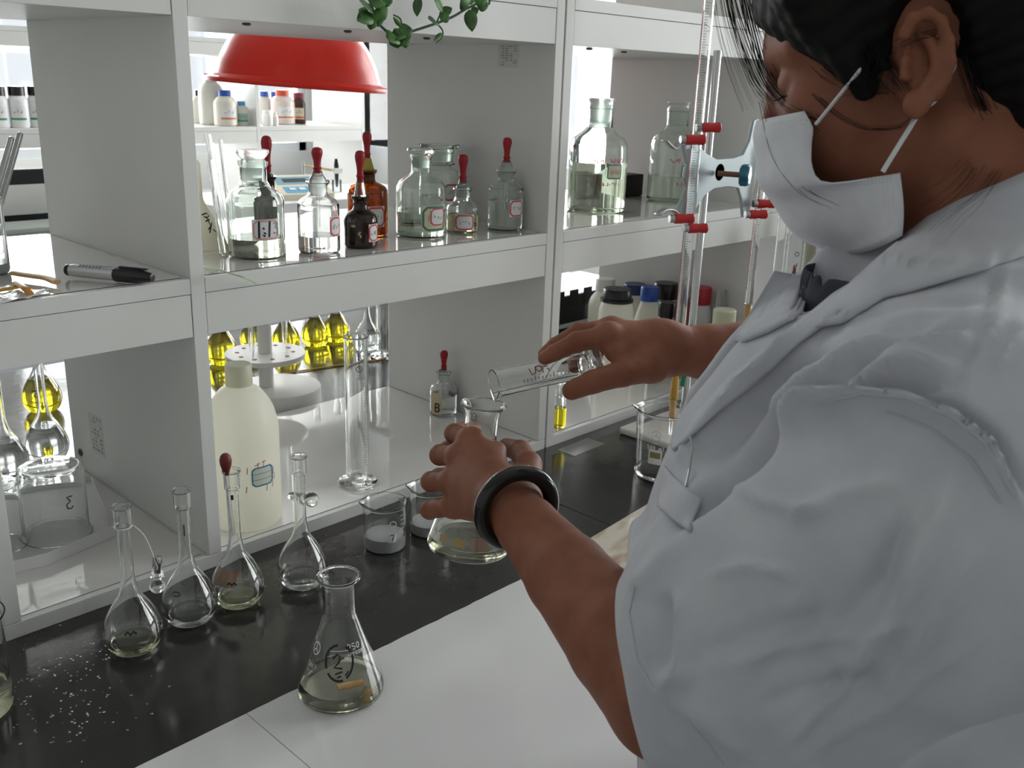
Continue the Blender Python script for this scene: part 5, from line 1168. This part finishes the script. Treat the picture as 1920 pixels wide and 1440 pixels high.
def f_coat(P):
    z = P[:, 2]; a = np.interp(z, TZ, TA).astype(np.float32); b = np.interp(z, TZ, TB).astype(np.float32)
    q = P-np.stack([np.interp(z, TZ, TX), np.interp(z, TZ, TY), z], -1).astype(np.float32)
    x = q@TL.astype(np.float32); y = q@TF.astype(np.float32)
    k0 = np.sqrt((x/a)**2+(y/b)**2); k1 = np.sqrt((x/(a*a))**2+(y/(b*b))**2)+1e-6
    d = k0*(k0-1)/k1
    d = np.maximum(d, z-.50); d = np.maximum(d, -.52-z)
    d = smin(d, rc(P, NECK+np.array([0, 0, -.028]), LSH+np.array([.01, .004, .01]), .057, .062), .05)
    d = smin(d, rc(P, NECK+np.array([0, 0, -.028]), RSH+np.array([-.01, -.004, .01]), .057, .062), .05)
    s = chain(P, SL, SR, .03)
    s = smax(s, ((P-CP.astype(np.float32))@CN.astype(np.float32)), .004)
    inner = chain(P, [SL[3], SL[4]], [.067, .056], .02)
    s = smax(s, -smax(inner, -((P-(CP-CN*.035).astype(np.float32))@CN.astype(np.float32)), .01), .003)
    d = smin(d, s, .028)
    r = chain(P, [RSH, REL+(RSH-REL)*.25], [.070, .066], .02); d = smin(d, r, .03)
    # neck opening and the V between the lapels
    d = smax(d, -rc(P, NECK+TF*.010+np.array([0, 0, .10]), NECK+TF*.010+np.array([0, 0, .022]), .056, .048), .006)
    vo = rc(P, NECK+TF*.115+np.array([0, 0, .045]), NECK+TF*.185+np.array([0, 0, -.11]), .062, .016); d = smax(d, -vo, .010)
    for dd_ in (.530, .552, .574, .596, .615): d = smax(d, -rc(P, W(1665, 420, dd_), W(1515, 548, dd_+.01), .020, .0155), .003)   # inner edge of the near collar
    return d
CV, CF, CNm = surface(f_coat, (-.26, -1.10, -.56), (.48, -.52, .56), .0033)
# cloth folds: ridges and hollows along real creases
def seg_dist(uv, poly):
    poly = np.array(poly, float); best = np.full(len(uv), 1e9); tt = np.zeros(len(uv)); L = np.r_[0, np.cumsum(np.linalg.norm(np.diff(poly, axis=0), axis=1))]
    sg = np.zeros(len(uv))
    for i in range(len(poly)-1):
        a, b = poly[i], poly[i+1]; ba = b-a; t = np.clip(((uv-a)@ba)/(ba@ba), 0, 1); w = uv-a-t[:, None]*ba; d = np.linalg.norm(w, axis=1); m = d < best
        best[m] = d[m]; tt[m] = (L[i]+t[m]*(L[i+1]-L[i]))/L[-1]; sg[m] = np.sign(ba[0]*w[m, 1]-ba[1]*w[m, 0])
    return best, tt, sg
dd = CV-CAM; zc = dd@FW; uv = np.stack([960+FPX*(dd@RT)/zc, 720-FPX*(dd@UP)/zc], -1)
face = np.clip(-(CNm*dd/np.linalg.norm(dd, axis=1)[:, None]).sum(1)*3, 0, 1); face[zc < .05] = 0
disp = np.zeros(len(CV))
FOLDS = [  # polyline, half width px, height m
 ([(1300, 935), (1350, 885), (1420, 828), (1500, 768)], 26, -.0095), ([(1480, 790), (1560, 700), (1700, 640), (1840, 600)], 12, -.0035), ([(1600, 610), (1720, 570), (1850, 560)], 12, -.003), ([(1350, 800), (1440, 715), (1540, 640)], 10, .003), ([(1270, 850), (1350, 770), (1430, 705)], 10, -.003), ([(1480, 980), (1580, 930), (1700, 900)], 20, .003), ([(1700, 900), (1720, 1000), (1690, 1120)], 18, .0035), ([(1660, 1180), (1580, 1290), (1470, 1410)], 14, .004), ([(1560, 1100), (1480, 1210), (1380, 1320)], 22, -.0035), ([(1320, 1080), (1400, 1060), (1500, 1080)], 14, .0022), ([(1260, 1300), (1330, 1350), (1400, 1420)], 18, .003),
 ([(1250, 880), (1330, 800), (1450, 700), (1580, 620), (1700, 575)], 22, .0060), ([(1300, 880), (1400, 780), (1500, 700), (1640, 630), (1780, 590)], 20, -.0050),
 ([(1330, 900), (1430, 800), (1520, 720), (1600, 660), (1700, 625)], 20, .0065), ([(1390, 880), (1470, 800), (1530, 745), (1600, 700), (1680, 680)], 18, -.0070),
 ([(1440, 850), (1520, 770), (1600, 715), (1720, 690), (1800, 700)], 22, .0055), ([(1290, 960), (1360, 880), (1420, 820), (1480, 770)], 22, -.0060),
 ([(1500, 690), (1600, 640), (1700, 610)], 14, .004), ([(1250, 1000), (1310, 930), (1350, 880)], 16, -.004),
 ([(1600, 730), (1680, 715), (1780, 720)], 14, -.004), ([(1620, 700), (1720, 660), (1830, 640)], 14, .0035),
 ([(1363, 895), (1440, 830), (1534, 765), (1617, 747), (1700, 755), (1784, 790), (1847, 840), (1913, 955)], 16, .0060), ([(1340, 905), (1420, 825), (1520, 748), (1617, 726), (1710, 734), (1800, 770), (1865, 822), (1935, 940)], 13, -.0050),
 ([(1880, 462), (1867, 525), (1830, 650), (1763, 767)], 9, -.0009), ([(1895, 470), (1885, 530), (1850, 650), (1785, 770)], 12, .0009),
 ([(1790, 880), (1760, 980), (1700, 1110), (1620, 1210), (1520, 1310)], 34, .0070), ([(1740, 880), (1700, 980), (1640, 1090), (1560, 1190), (1460, 1290)], 36, -.0045),
 ([(1690, 1020), (1640, 1150), (1560, 1290), (1500, 1400)], 30, -.0045), ([(1830, 1000), (1780, 1110), (1700, 1230), (1600, 1370)], 30, .0055),
 ([(1180, 1110), (1230, 1060), (1270, 1015)], 20, .003), ([(1235, 1110), (1250, 1160), (1245, 1230), (1225, 1260)], 24, -.0055), ([(1275, 1100), (1285, 1180), (1280, 1260), (1240, 1285)], 22, .0055),
 ([(1367, 905), (1430, 940), (1500, 955), (1580, 955)], 14, .003), ([(1300, 1230), (1420, 1180), (1560, 1150)], 18, -.0025), ([(1330, 1260), (1460, 1220), (1600, 1190), (1740, 1150)], 14, .0028),
 ([(1480, 1440), (1600, 1350), (1720, 1270), (1850, 1200)], 16, .0030), ([(1400, 1330), (1500, 1300), (1640, 1250)], 22, -.003),
 ([(1860, 700), (1890, 640), (1930, 600)], 12, .0012)]
for poly, w, h_ in FOLDS:
    my = np.mean([q[1] for q in poly]); amp = 2.2 if my < 905 else 1.3
    d_, t_, s_ = seg_dist(uv, poly); disp += h_*amp*np.exp(-(d_/(w*.85))**1.8)*np.clip(np.sin(math.pi*np.clip(t_*.94+.03, 0, 1))*1.6, 0, 1)
CV2 = CV+CNm*(disp*face)[:, None]
# soft irregular drape everywhere
def wob(P, s, ph): return np.sin(P[:, 0]*s+ph)*np.sin(P[:, 1]*s*1.3+2*ph)*np.sin(P[:, 2]*s*.7+.5*ph)
CV2 = CV2+CNm*(.0022*wob(CV, 38, 1.1)+.0012*wob(CV, 85, 2.3)+(.010*np.clip(-.02-CV[:, 2], 0, .3)/.3*np.sin(14*np.arctan2(CV[:, 1]+.80, CV[:, 0]-.11))))[:, None]
coat = np_mesh('lab_coat', CV2, CF, M_COAT, person); coat['label'] = 'white cotton lab coat with short wide sleeves'
from mathutils.bvhtree import BVHTree
bvh_c = BVHTree.FromPolygons([tuple(v) for v in CV2], [tuple(f) for f in CF]); bvh_b = BVHTree.FromPolygons([tuple(v) for v in V_], [tuple(f) for f in F_])
def hit(u, v, off=.003, both=True, dmax=.9):
    r = ray(u, v); L = np.linalg.norm(r); best = None
    for b in ((bvh_c, bvh_b) if both else (bvh_c,)):
        p, n_, i, d_ = b.ray_cast(Vector(CAM), Vector(r/L))
        if p is not None and (best is None or d_ < best): best = d_
    if best is None or best/L > dmax: return None
    return CAM+r/L*(best-off)
def sheet_on(name, top, bot, m, off=.004, nu=40, nv=6, thick=.0022, lift=None):
    # cloth strip lying on the coat between two edges
    def res(poly, n):
        poly = np.array(poly, float); L = np.r_[0, np.cumsum(np.linalg.norm(np.diff(poly, axis=0), axis=1))]; t = np.linspace(0, L[-1], n+1); return np.stack([np.interp(t, L, poly[:, 0]), np.interp(t, L, poly[:, 1])], -1)
    A_, B_ = res(top, nu), res(bot, nu); P = np.zeros((nv+1, nu+1, 3)); D_ = np.full((nv+1, nu+1), np.nan)
    for j in range(nv+1):
        for i in range(nu+1):
            q = A_[i]*(1-j/nv)+B_[i]*(j/nv); p = hit(q[0], q[1], 0)
            if p is not None: D_[j, i] = (p-CAM)@FW
    for j in range(nv+1):
        row = D_[j]; ok = ~np.isnan(row)
        if ok.any(): D_[j] = np.interp(np.arange(nu+1), np.nonzero(ok)[0], row[ok])
    for _ in range(6):
        Dp = np.pad(D_, 1, mode='edge'); D_ = np.minimum(D_, (Dp[1:-1, 1:-1]*2+Dp[:-2, 1:-1]+Dp[2:, 1:-1]+Dp[1:-1, :-2]+Dp[1:-1, 2:])/6)
    v = []
    for j in range(nv+1):
        for i in range(nu+1):
            q = A_[i]*(1-j/nv)+B_[i]*(j/nv); l_ = lift(i/nu, j/nv) if lift else 0; v.append(atD(q[0], q[1], D_[j, i]-off-l_))
    mb = MB().add(v, [(j*(nu+1)+i, j*(nu+1)+i+1, (j+1)*(nu+1)+i+1, (j+1)*(nu+1)+i) for j in range(nv) for i in range(nu)])
    o = link(name, mb, m, person, fix=False, ang=80); s = o.modifiers.new('thick', 'SOLIDIFY'); s.thickness = thick; s.offset = 0; return o
sheet_on('collar', [(1935, 318), (1880, 342), (1800, 376), (1740, 408), (1700, 440), (1650, 482), (1600, 528), (1563, 562)], [(1935, 474), (1880, 492), (1800, 518), (1720, 542), (1660, 556), (1620, 580), (1575, 606), (1530, 614)], M_COAT, off=.005, lift=lambda a, b: .006*math.sin(math.pi*min(1, b*1.1))*(1-.5*a))
sheet_on('lapel', [(1600, 530), (1563, 552), (1526, 583), (1472, 625), (1413, 671), (1367, 708), (1326, 754), (1284, 796), (1258, 835)], [(1640, 566), (1590, 590), (1548, 606), (1500, 642), (1450, 690), (1400, 732), (1350, 770), (1300, 815), (1262, 845)], M_COAT, off=.0035, nv=5)
sheet_on('far_lapel', [(1452, 507), (1480, 513), (1514, 519), (1532, 513)], [(1375, 640), (1395, 640), (1440, 622), (1500, 590)], M_COAT, off=.004, nv=8)
mb = MB(); v = []; A_ = cr([W(1556, 512, .690), W(1590, 488, .700), (W(1640, 462, .695)), W(1690, 440, .680), W(1720, 425, .66)], 5); B_ = cr([W(1548, 560, .680), W(1585, 545, .690), W(1640, 520, .690), W(1695, 490, .68), W(1730, 470, .66)], 5)
for a_, b_ in zip(A_, B_): v += [a_, a_*.6+b_*.4+TF*.004, b_]
mb.add(v, [(3*i+k_, 3*i+k_+1, 3*i+k_+4, 3*i+k_+3) for i in range(len(A_)-1) for k_ in (0, 1)]); o = link('collar_far_side', mb, M_COAT, person, fix=False, ang=80); s_ = o.modifiers.new('thick', 'SOLIDIFY'); s_.thickness = .0025
sheet_on('pocket', [(1244, 872), (1262, 893), (1290, 916), (1318, 936)], [(1234, 950), (1250, 965), (1275, 985), (1292, 995)], M_COAT, off=.0035, nu=16, nv=8)
M_SEAM = mat('shaded_seam_thread', (0.50, 0.51, 0.55), .9)  # coat seams: thread coloured in the fabric's shadow tone
def seam(name, poly, r=.0006, off=.0006, m=M_SEAM):
    P = []
    for (u0, v0), (u1, v1) in zip(poly, poly[1:]):
        n = max(2, int(math.hypot(u1-u0, v1-v0)/8))
        for k in range(n):
            p = hit(u0+(u1-u0)*k/n, v0+(v1-v0)*k/n, off)
            if p is not None and (not P or np.linalg.norm(p-P[-1]) < .03): P.append(p)
    if len(P) > 3: link(name, MB().tube(P, r, 6), m, person)
seam('armhole_seam', [(1534, 757), (1617, 738), (1700, 745), (1784, 780), (1847, 830), (1905, 935)])
seam('yoke_seam', [(1880, 470), (1867, 525), (1830, 650), (1768, 765)]); seam('cuff_seam', [(1190, 1100), (1180, 1150), (1195, 1240), (1225, 1290), (1290, 1350), (1330, 1400), (1360, 1440)])
seam('sleeve_seam', [(1660, 770), (1740, 800), (1820, 860), (1880, 950)], .0005)
pp = [hit(u, v, o_) for u, v, o_ in ((1294, 818, .006), (1299, 840, .009), (1293, 880, .007), (1286, 912, .005))]; pp = [p_ for p_ in pp if p_ is not None]
if len(pp) > 1: link('safety_pin', MB().tube(pp, .0007, 6), M_METAL, person)

# dark shirt at the neck opening
SC = W(1628, 540, .640)
def f_shirt(P):
    d = rc(P, SC, np.array([.10, -.775, .20]), .044, .105)
    d = smax(d, -rc(P, SC+np.array([0, 0, .08]), SC+np.array([0, 0, -.02]), .045, .039), .003)
    return smax(d, P[:, 2]-(SC[2]+.012), .003)
SV, SF, _n = surface(f_shirt, (-.05, -.95, .20), (.22, -.60, .52), .0035)
np_mesh('shirt', SV, SF, mat('dark_grey_jersey', (.055, .055, .070), .9), person)
# trousers and shoes below the coat
M_TROU = mat('dark_trousers', (.03, .035, .05), .9)
def f_leg(s):
    hip = np.array([.12, -.81, -.35])+TL*.09*s; knee = hip+np.array([0, 0, -.12])+TF*.01; ank = np.array([hip[0], hip[1], ZF+.09])
    return (lambda P: chain(P, [hip, knee, ank], [.085, .065, .045], .03)), ank
for s in (1, -1):
    fn_, ank = f_leg(s); a_, b_, _ = surface(fn_, ank-np.array([.12, .12, .05]), ank+np.array([.12, .12, .48]), .008, 1); np_mesh('trouser_leg', a_, b_, M_TROU, person)
    sh = lambda P, ank=ank: np.maximum(chain(P, [ank+np.array([0, 0, -.05])-TF*.03, ank+np.array([0, 0, -.055])+TF*.14], [.042, .036], .02), (ZF+.001)-P[:, 2]); a_, b_, _ = surface(sh, ank-np.array([.2, .2, .1]), ank+np.array([.2, .2, .06]), .007, 1); np_mesh('shoe', a_, b_, M_BPLAS, person)

# ------------------------------------------------------------------ bangle, mask, hair
axb = LEL-LWR; axb = axb/np.linalg.norm(axb); cb = W(969, 953, .800)
bn = axb*.93+FW*-.30+RT*.05+UP*.05; bn /= np.linalg.norm(bn); b1 = np.cross(bn, [0, 0, 1.]); b1 /= np.linalg.norm(b1); b2 = np.cross(bn, b1)
ring = [cb+.0315*(b1*math.cos(t_)+b2*math.sin(t_)) for t_ in np.linspace(0, 2*math.pi, 73)[:-1]]
mb = MB(); v = []; n = 18
for i, p_ in enumerate(ring):
    o_ = (p_-cb)/.0315
    for k_ in range(n): t_ = 2*math.pi*k_/n; v.append(p_+.0066*(o_*math.cos(t_)+bn*1.12*math.sin(t_)))
mb.add(v, [(i*n+k_, i*n+(k_+1) % n, ((i+1) % 72)*n+(k_+1) % n, ((i+1) % 72)*n+k_) for i in range(72) for k_ in range(n)])
o = link('bangle', mb, noisy(mat('dark_jade', (.02, .02, .018), .2, spec=.35, coat=.25), (.006, .006, .0055), (.016, .015, .013), 60, 5), person); o['label'] = 'thick polished black stone bangle'
M_MASK = mat('mask_fabric', (.70, .71, .76), .8)
noisy(M_MASK, (.68, .69, .74), (.73, .74, .78), 60, 3, bump=.15, bscale=500)
mc = [(.1125, 0, -.003), (.1185, 0, -.018), (.1215, 0, -.036), (.1195, 0, -.054), (.113, 0, -.074), (.101, 0, -.094), (.082, 0, -.108)]
me_ = [W(1508, 208, .602), W(1526, 238, .600), W(1519, 272, .605), W(1522, 310, .607), W(1550, 343, .603), W(1640, 333, .583), W(1686, 325, .572), W(1690, 330, .572), W(1691, 385, .575), W(1691, 442, .582)]
rows = 26; cols = 16
C3 = cr([HL(*p_) for p_ in mc], 6); E3 = cr(me_, 4)
def samp(L, t): i = min(int(t*(len(L)-1)), len(L)-2); f_ = t*(len(L)-1)-i; return L[i]*(1-f_)+L[i+1]*f_
def mirror(p_): q = p_-HC; return HC+q-2*(q@HLf)*HLf
mb = MB(); v = []
for j in range(rows+1):
    t = j/rows; c_ = samp(C3, t); e_ = samp(E3, t)
    for i in range(-cols, cols+1):
        s = abs(i)/cols; w_ = t**3; ctl = (c_+HLf*(.034+.010*t)+HF*(.002-.004*t))*(1-w_)+((c_+e_)/2+HLf*.016-HU*.005)*w_; p_ = (1-s)**2*c_+2*s*(1-s)*ctl+s*s*e_
        p_ = p_+HF*.0016*math.sin(t*math.pi*6)*(1-abs(2*s-1)**2*.5)
        v.append(p_ if i >= 0 else mirror(p_))
cc = 2*cols+1
mb.add(v, [(j*cc+i, j*cc+i+1, (j+1)*cc+i+1, (j+1)*cc+i) for j in range(rows) for i in range(2*cols)])
msk = link('face_mask', mb, M_MASK, person, fix=False, ang=70); s_ = msk.modifiers.new('thick', 'SOLIDIFY'); s_.thickness = .0010; s_.offset = 0; msk['label'] = 'white pleated surgical face mask'
# welded dot rows along the mask's side and lower edges
bvm = BVHTree.FromPolygons([tuple(map(float, p_)) for p_ in v], mb.f); dots = MB()
def mdot(u, vv, r=.00042):
    r_ = ray(u, vv); p_, n_, _i, _d = bvm.ray_cast(Vector(CAM), Vector(r_/np.linalg.norm(r_)))
    if p_ is not None: dots.lathe([(0, -r), (r, 0), (0, r)], 5, c=tuple(np.array(p_)-FW*.0007))
for k_ in range(26):
    for m_ in range(3): mdot(1655+m_*9+k_*.25, 352+k_*3.2)
for k_ in range(12):
    for m_ in range(4): mdot(1592+k_*7, 334+m_*5-k_*.8)
for k_ in range(14):
    for m_ in range(3): mdot(1440+k_*6, 226-k_*1.0+m_*9)
if dots.v: link('weld_dots', dots, mat('mask_dots', (.36, .36, .40), .8), msk)
for name, pth in (('ear_loop', [W(1530, 233, .596), W(1560, 196, .585), W(1592, 157, .575), W(1614, 130, .570), W(1640, 100, .600), W(1700, 60, .610)]), ('ear_loop', [W(1655, 322, .574), W(1680, 281, .568), W(1702, 246, .563), W(1724, 212, .559), W(1760, 180, .562), W(1790, 120, .562)])):
    link(name, MB().tube(cr(pth, 6), .00155, 8, flat=.6), mat('white_elastic', (.72, .74, .76), .8), person)

M_HAIR = mat('black_hair', (.005, .004, .004), .62, spec=.18)
def f_hair(P):
    q = (P-HC.astype(np.float32))@HA.astype(np.float32).T; f, l, u = q[:, 0], np.abs(q[:, 1]), q[:, 2]
    d = ell(P, HL(-.020, 0, .050), HA, (.110, .087, .094))
    d = smin(d, ell(P, HL(.035, 0, .050), HA, (.064, .0745, .066)), .02)
    d = smin(d, ell(P, HL(-.125, 0, .045), HA, (.045, .05, .045)), .02)                   # knot at the back
    d = smin(d, ell(P, HL(-.064, 0, -.040), HA, (.054, .066, .068)), .025)
    line = np.where(u > .0, .046+.90*u, np.where(f > -.02, .030+2.2*u, 9))                                         # hair line seen from the side
    d = smax(d, f-line, .008)
    d = smax(d, -(u+.098), .01); d = smax(d, np.where(u < -.005, f+.020+.0*u, -9), .01)
    side = rc(np.stack([f, l, u], -1).astype(np.float32), (.058, .066, .060), (.036, .0755, -.006), .018, .007)
    d = smin(d, side, .012)
    er = ell(np.stack([f, l, u], -1).astype(np.float32), (-.002, .088, .004), np.eye(3), (.0225, .030, .035))
    d = smax(d, -er, .006)
    rip = np.sin(l*420+u*160)*np.sin(f*90+u*260)*.0011
    return d+rip
HV, HFc, _n = surface(f_hair, HC-np.array([.24, .24, .16]), HC+np.array([.22, .22, .22]), .0028, 1)
np_mesh('hair', HV, HFc, M_HAIR, person)
rnd = random.Random(21); mb = MB()
def strand(path, n, jit, r=.00022, jd=.004):
    for _ in range(n):
        o0 = [rnd.gauss(0, jit) for _ in range(2)]; P_ = []
        for i, (u, vv, d_) in enumerate(path):
            k_ = .6+.8*i/len(path); P_.append(W(u+o0[0]*k_+rnd.gauss(0, jit*.15), vv+o0[1]*.5*k_, d_+rnd.gauss(0, jd*.3)))
        P_ = cr(P_, 6); mb.tube(P_, [r*(1-.65*i/len(P_)) for i in range(len(P_))], 4, caps=False)
strand([(1400, -60, .64), (1425, 20, .645), (1450, 90, .640), (1480, 150, .628), (1500, 190, .615)], 30, 12, .00030)
strand([(1450, -60, .63), (1475, 20, .632), (1510, 80, .615), (1550, 130, .597), (1590, 150, .580)], 30, 12, .00028)
strand([(1620, 20, .574), (1640, 80, .566), (1668, 130, .560), (1690, 168, .556)], 26, 10, .00024)
strand([(1560, 30, .59), (1590, 90, .578), (1625, 140, .568), (1662, 172, .562)], 26, 10, .00024)
strand([(1800, 40, .558), (1815, 130, .560), (1850, 220, .570), (1900, 280, .58)], 30, 12, .00026)
strand([(1362, -60, .66), (1372, 10, .66), (1392, 80, .66), (1420, 150, .655), (1450, 190, .64)], 26, 9, .00030)
strand([(1385, -60, .66), (1400, 0, .66), (1418, 70, .66), (1440, 140, .65), (1490, 200, .62), (1540, 225, .60)], 22, 10, .00030)
strand([(1420, -60, .65), (1440, 30, .64), (1480, 110, .625), (1540, 190, .597), (1610, 237, .573), (1680, 240, .560), (1712, 222, .556)], 8, 5, .00022)
strand([(1470, -40, .63), (1500, 60, .615), (1560, 130, .588), (1610, 170, .57), (1650, 178, .562)], 10, 10, .00022)
strand([(1345, -60, .67), (1352, 20, .67), (1375, 110, .67), (1410, 200, .665)], 8, 10, .00020)
strand([(1430, 190, .640), (1460, 290, .636), (1505, 355, .622), (1560, 385, .606)], 5, 8, .00022)
strand([(1760, 60, .545), (1700, 78, .545), (1655, 100, .556)], 4, 8, .00020)
strand([(1860, 240, .60), (1830, 300, .575), (1790, 350, .560), (1740, 385, .556)], 12, 16, .00013)
strand([(1880, 300, .58), (1840, 360, .545), (1790, 400, .535), (1760, 430, .53)], 8, 14, .00012)
strand([(1640, 30, .570), (1650, 90, .565), (1640, 150, .567), (1600, 165, .575)], 16, 14, .00026)
o = link('loose_hair', mb, M_HAIR, person, fix=False); o['kind'] = 'stuff'
# eye and lashes
for s in (1, -1):
    o = link('eyelashes', MB(), M_HAIR, person) if False else None
    mbx = MB()
    for k_ in range(14):
        t_ = k_/13; b_ = HL(.0885-.010*t_*t_, (.022+.024*t_)*s, .0085); mbx.tube([b_, b_+HF*.004-HU*.003, b_+HF*.008-HU*.003+HLf*.003*s*t_], [.0004, .0003, .0001], 4, caps=False)
    link('eyelashes', mbx, M_HAIR, person, fix=False)
    link('eyebrow', MB().tube(cr([HL(.0935, .012*s, .034), HL(.091, .026*s, .040), HL(.080, .044*s, .037)], 4), [.0018]*5+[.0022]*3+[.001], 6, flat=.5), M_HAIR, person)

# ------------------------------------------------------------------ what the hands hold
fb, ft_ = W(878, 1026, .962), W(907, 757, .922)
ax_ = (ft_-fb)/np.linalg.norm(ft_-fb)
def align(o, z):
    o.rotation_mode = 'QUATERNION'; o.rotation_quaternion = Vector(z).to_track_quat('Z', 'Y')
hf, pr = erlenmeyer('clear conical flask of pale yellow liquid gripped by the left hand', fb, h=float(np.linalg.norm(ft_-fb)), base=.083, rim=.045, neck=.033, level=.013); align(hf, ax_)
q_ = hf.rotation_quaternion; a0 = 0
loc_cam = np.array(q_.inverted() @ Vector(CAM-fb)); a0 = math.atan2(loc_cam[1], loc_cam[0])
for da, rr, z_, m_, w_ in ((-.75, .030, .019, M_RUBY, .006), (-.25, .031, .020, MATS['yellow_card'], .007), (.30, .030, .019, mat('peach_paper', (.55, .36, .26), .7), .011)):
    link('rubber_scrap', patch_on(lambda q: radius_at(pr, q)-.0026, a0+da, z_, w_*1.6, w_*1.2, 0), m_, hf)
m0, m1 = W(926, 719, .918), W(1112, 681, .958); axc = (m0-m1)/np.linalg.norm(m0-m1); Lc = float(np.linalg.norm(m0-m1))
hc_ = thing('measuring_cylinder', 'glass measuring cylinder with brown-red markings tilted by the right hand to pour', 'cylinder', m1); align(hc_, axc)
Rr = .0128; pc = prof((Rr*.9, .010), [(Rr*.95, .0101), (Rr, .012), (Rr, .016)], (Rr, Lc*.6), (Rr, Lc-.006), [(Rr*1.0, Lc-.004), (Rr*1.06, Lc-.001), (Rr*1.09, Lc)])
lc = np.array(hc_.rotation_quaternion.inverted() @ Vector(CAM-m1)); ac = math.atan2(lc[1], lc[0]); dn = np.array(hc_.rotation_quaternion.inverted() @ Vector((0, 0, -1))); sd = math.atan2(dn[1], dn[0])
mb = MB().lathe(shell(pc, .0013), 48); v2 = []
for x, y, z in mb.v:
    r_ = math.hypot(x, y)
    if z > Lc-.014 and r_ > Rr*.5:
        da = (math.atan2(y, x)-sd+math.pi) % (2*math.pi)-math.pi; k_ = math.exp(-(da/.42)**2)*((z-(Lc-.014))/.014)**2*.0055; x += math.cos(sd)*k_; y += math.sin(sd)*k_
    v2.append((x, y, z))
mb.v = v2; link('glass_tube', mb, M_GLASS, hc_)
link('foot', MB().lathe(prof((0, 0), (.0235, 0), [(.0245, .001), (.0235, .003), (.016, .005), (.008, .0065), (.006, .008), (.009, .0097)], (0, .0098)), 40), M_GLASS, hc_)
link('red_print', ribbon_on(lambda q: Rr, [[(-.002, .030+.004*i), (.001 if i % 5 else .003, .030+.004*i)] for i in range(14)], ac-.25, 0, .0007), M_REDINK, hc_, smooth=False)
link('red_print', ribbon_on(lambda q: Rr, scribble(.010, .006, 4, 7)+[[(.003*math.cos(t_), .008+.003*math.sin(t_)) for t_ in np.linspace(0, 6.3, 10)]], ac+.45, Lc*.52, .0010), M_REDINK, hc_, smooth=False)
link('red_print', ribbon_on(lambda q: Rr, [[(-.004, -.006), (.003, -.007), (.004, 0), (-.003, .002), (-.004, .006), (.003, .007)]], ac+.35, Lc*.62, .0010), M_REDINK, hc_, smooth=False)
ld = hc_.rotation_quaternion.inverted() @ Vector((0, 0, -1))
pool = [np.array((math.cos(sd)*Rr*.80, math.sin(sd)*Rr*.80, z_)) for z_ in np.linspace(.018, Lc+.001, 8)]
link('liquid', MB().tube(pool, [.0028, .0040, .0040, .0036, .0032, .0028, .0024, .0018], 12, flat=.6), M_WATER, hc_)
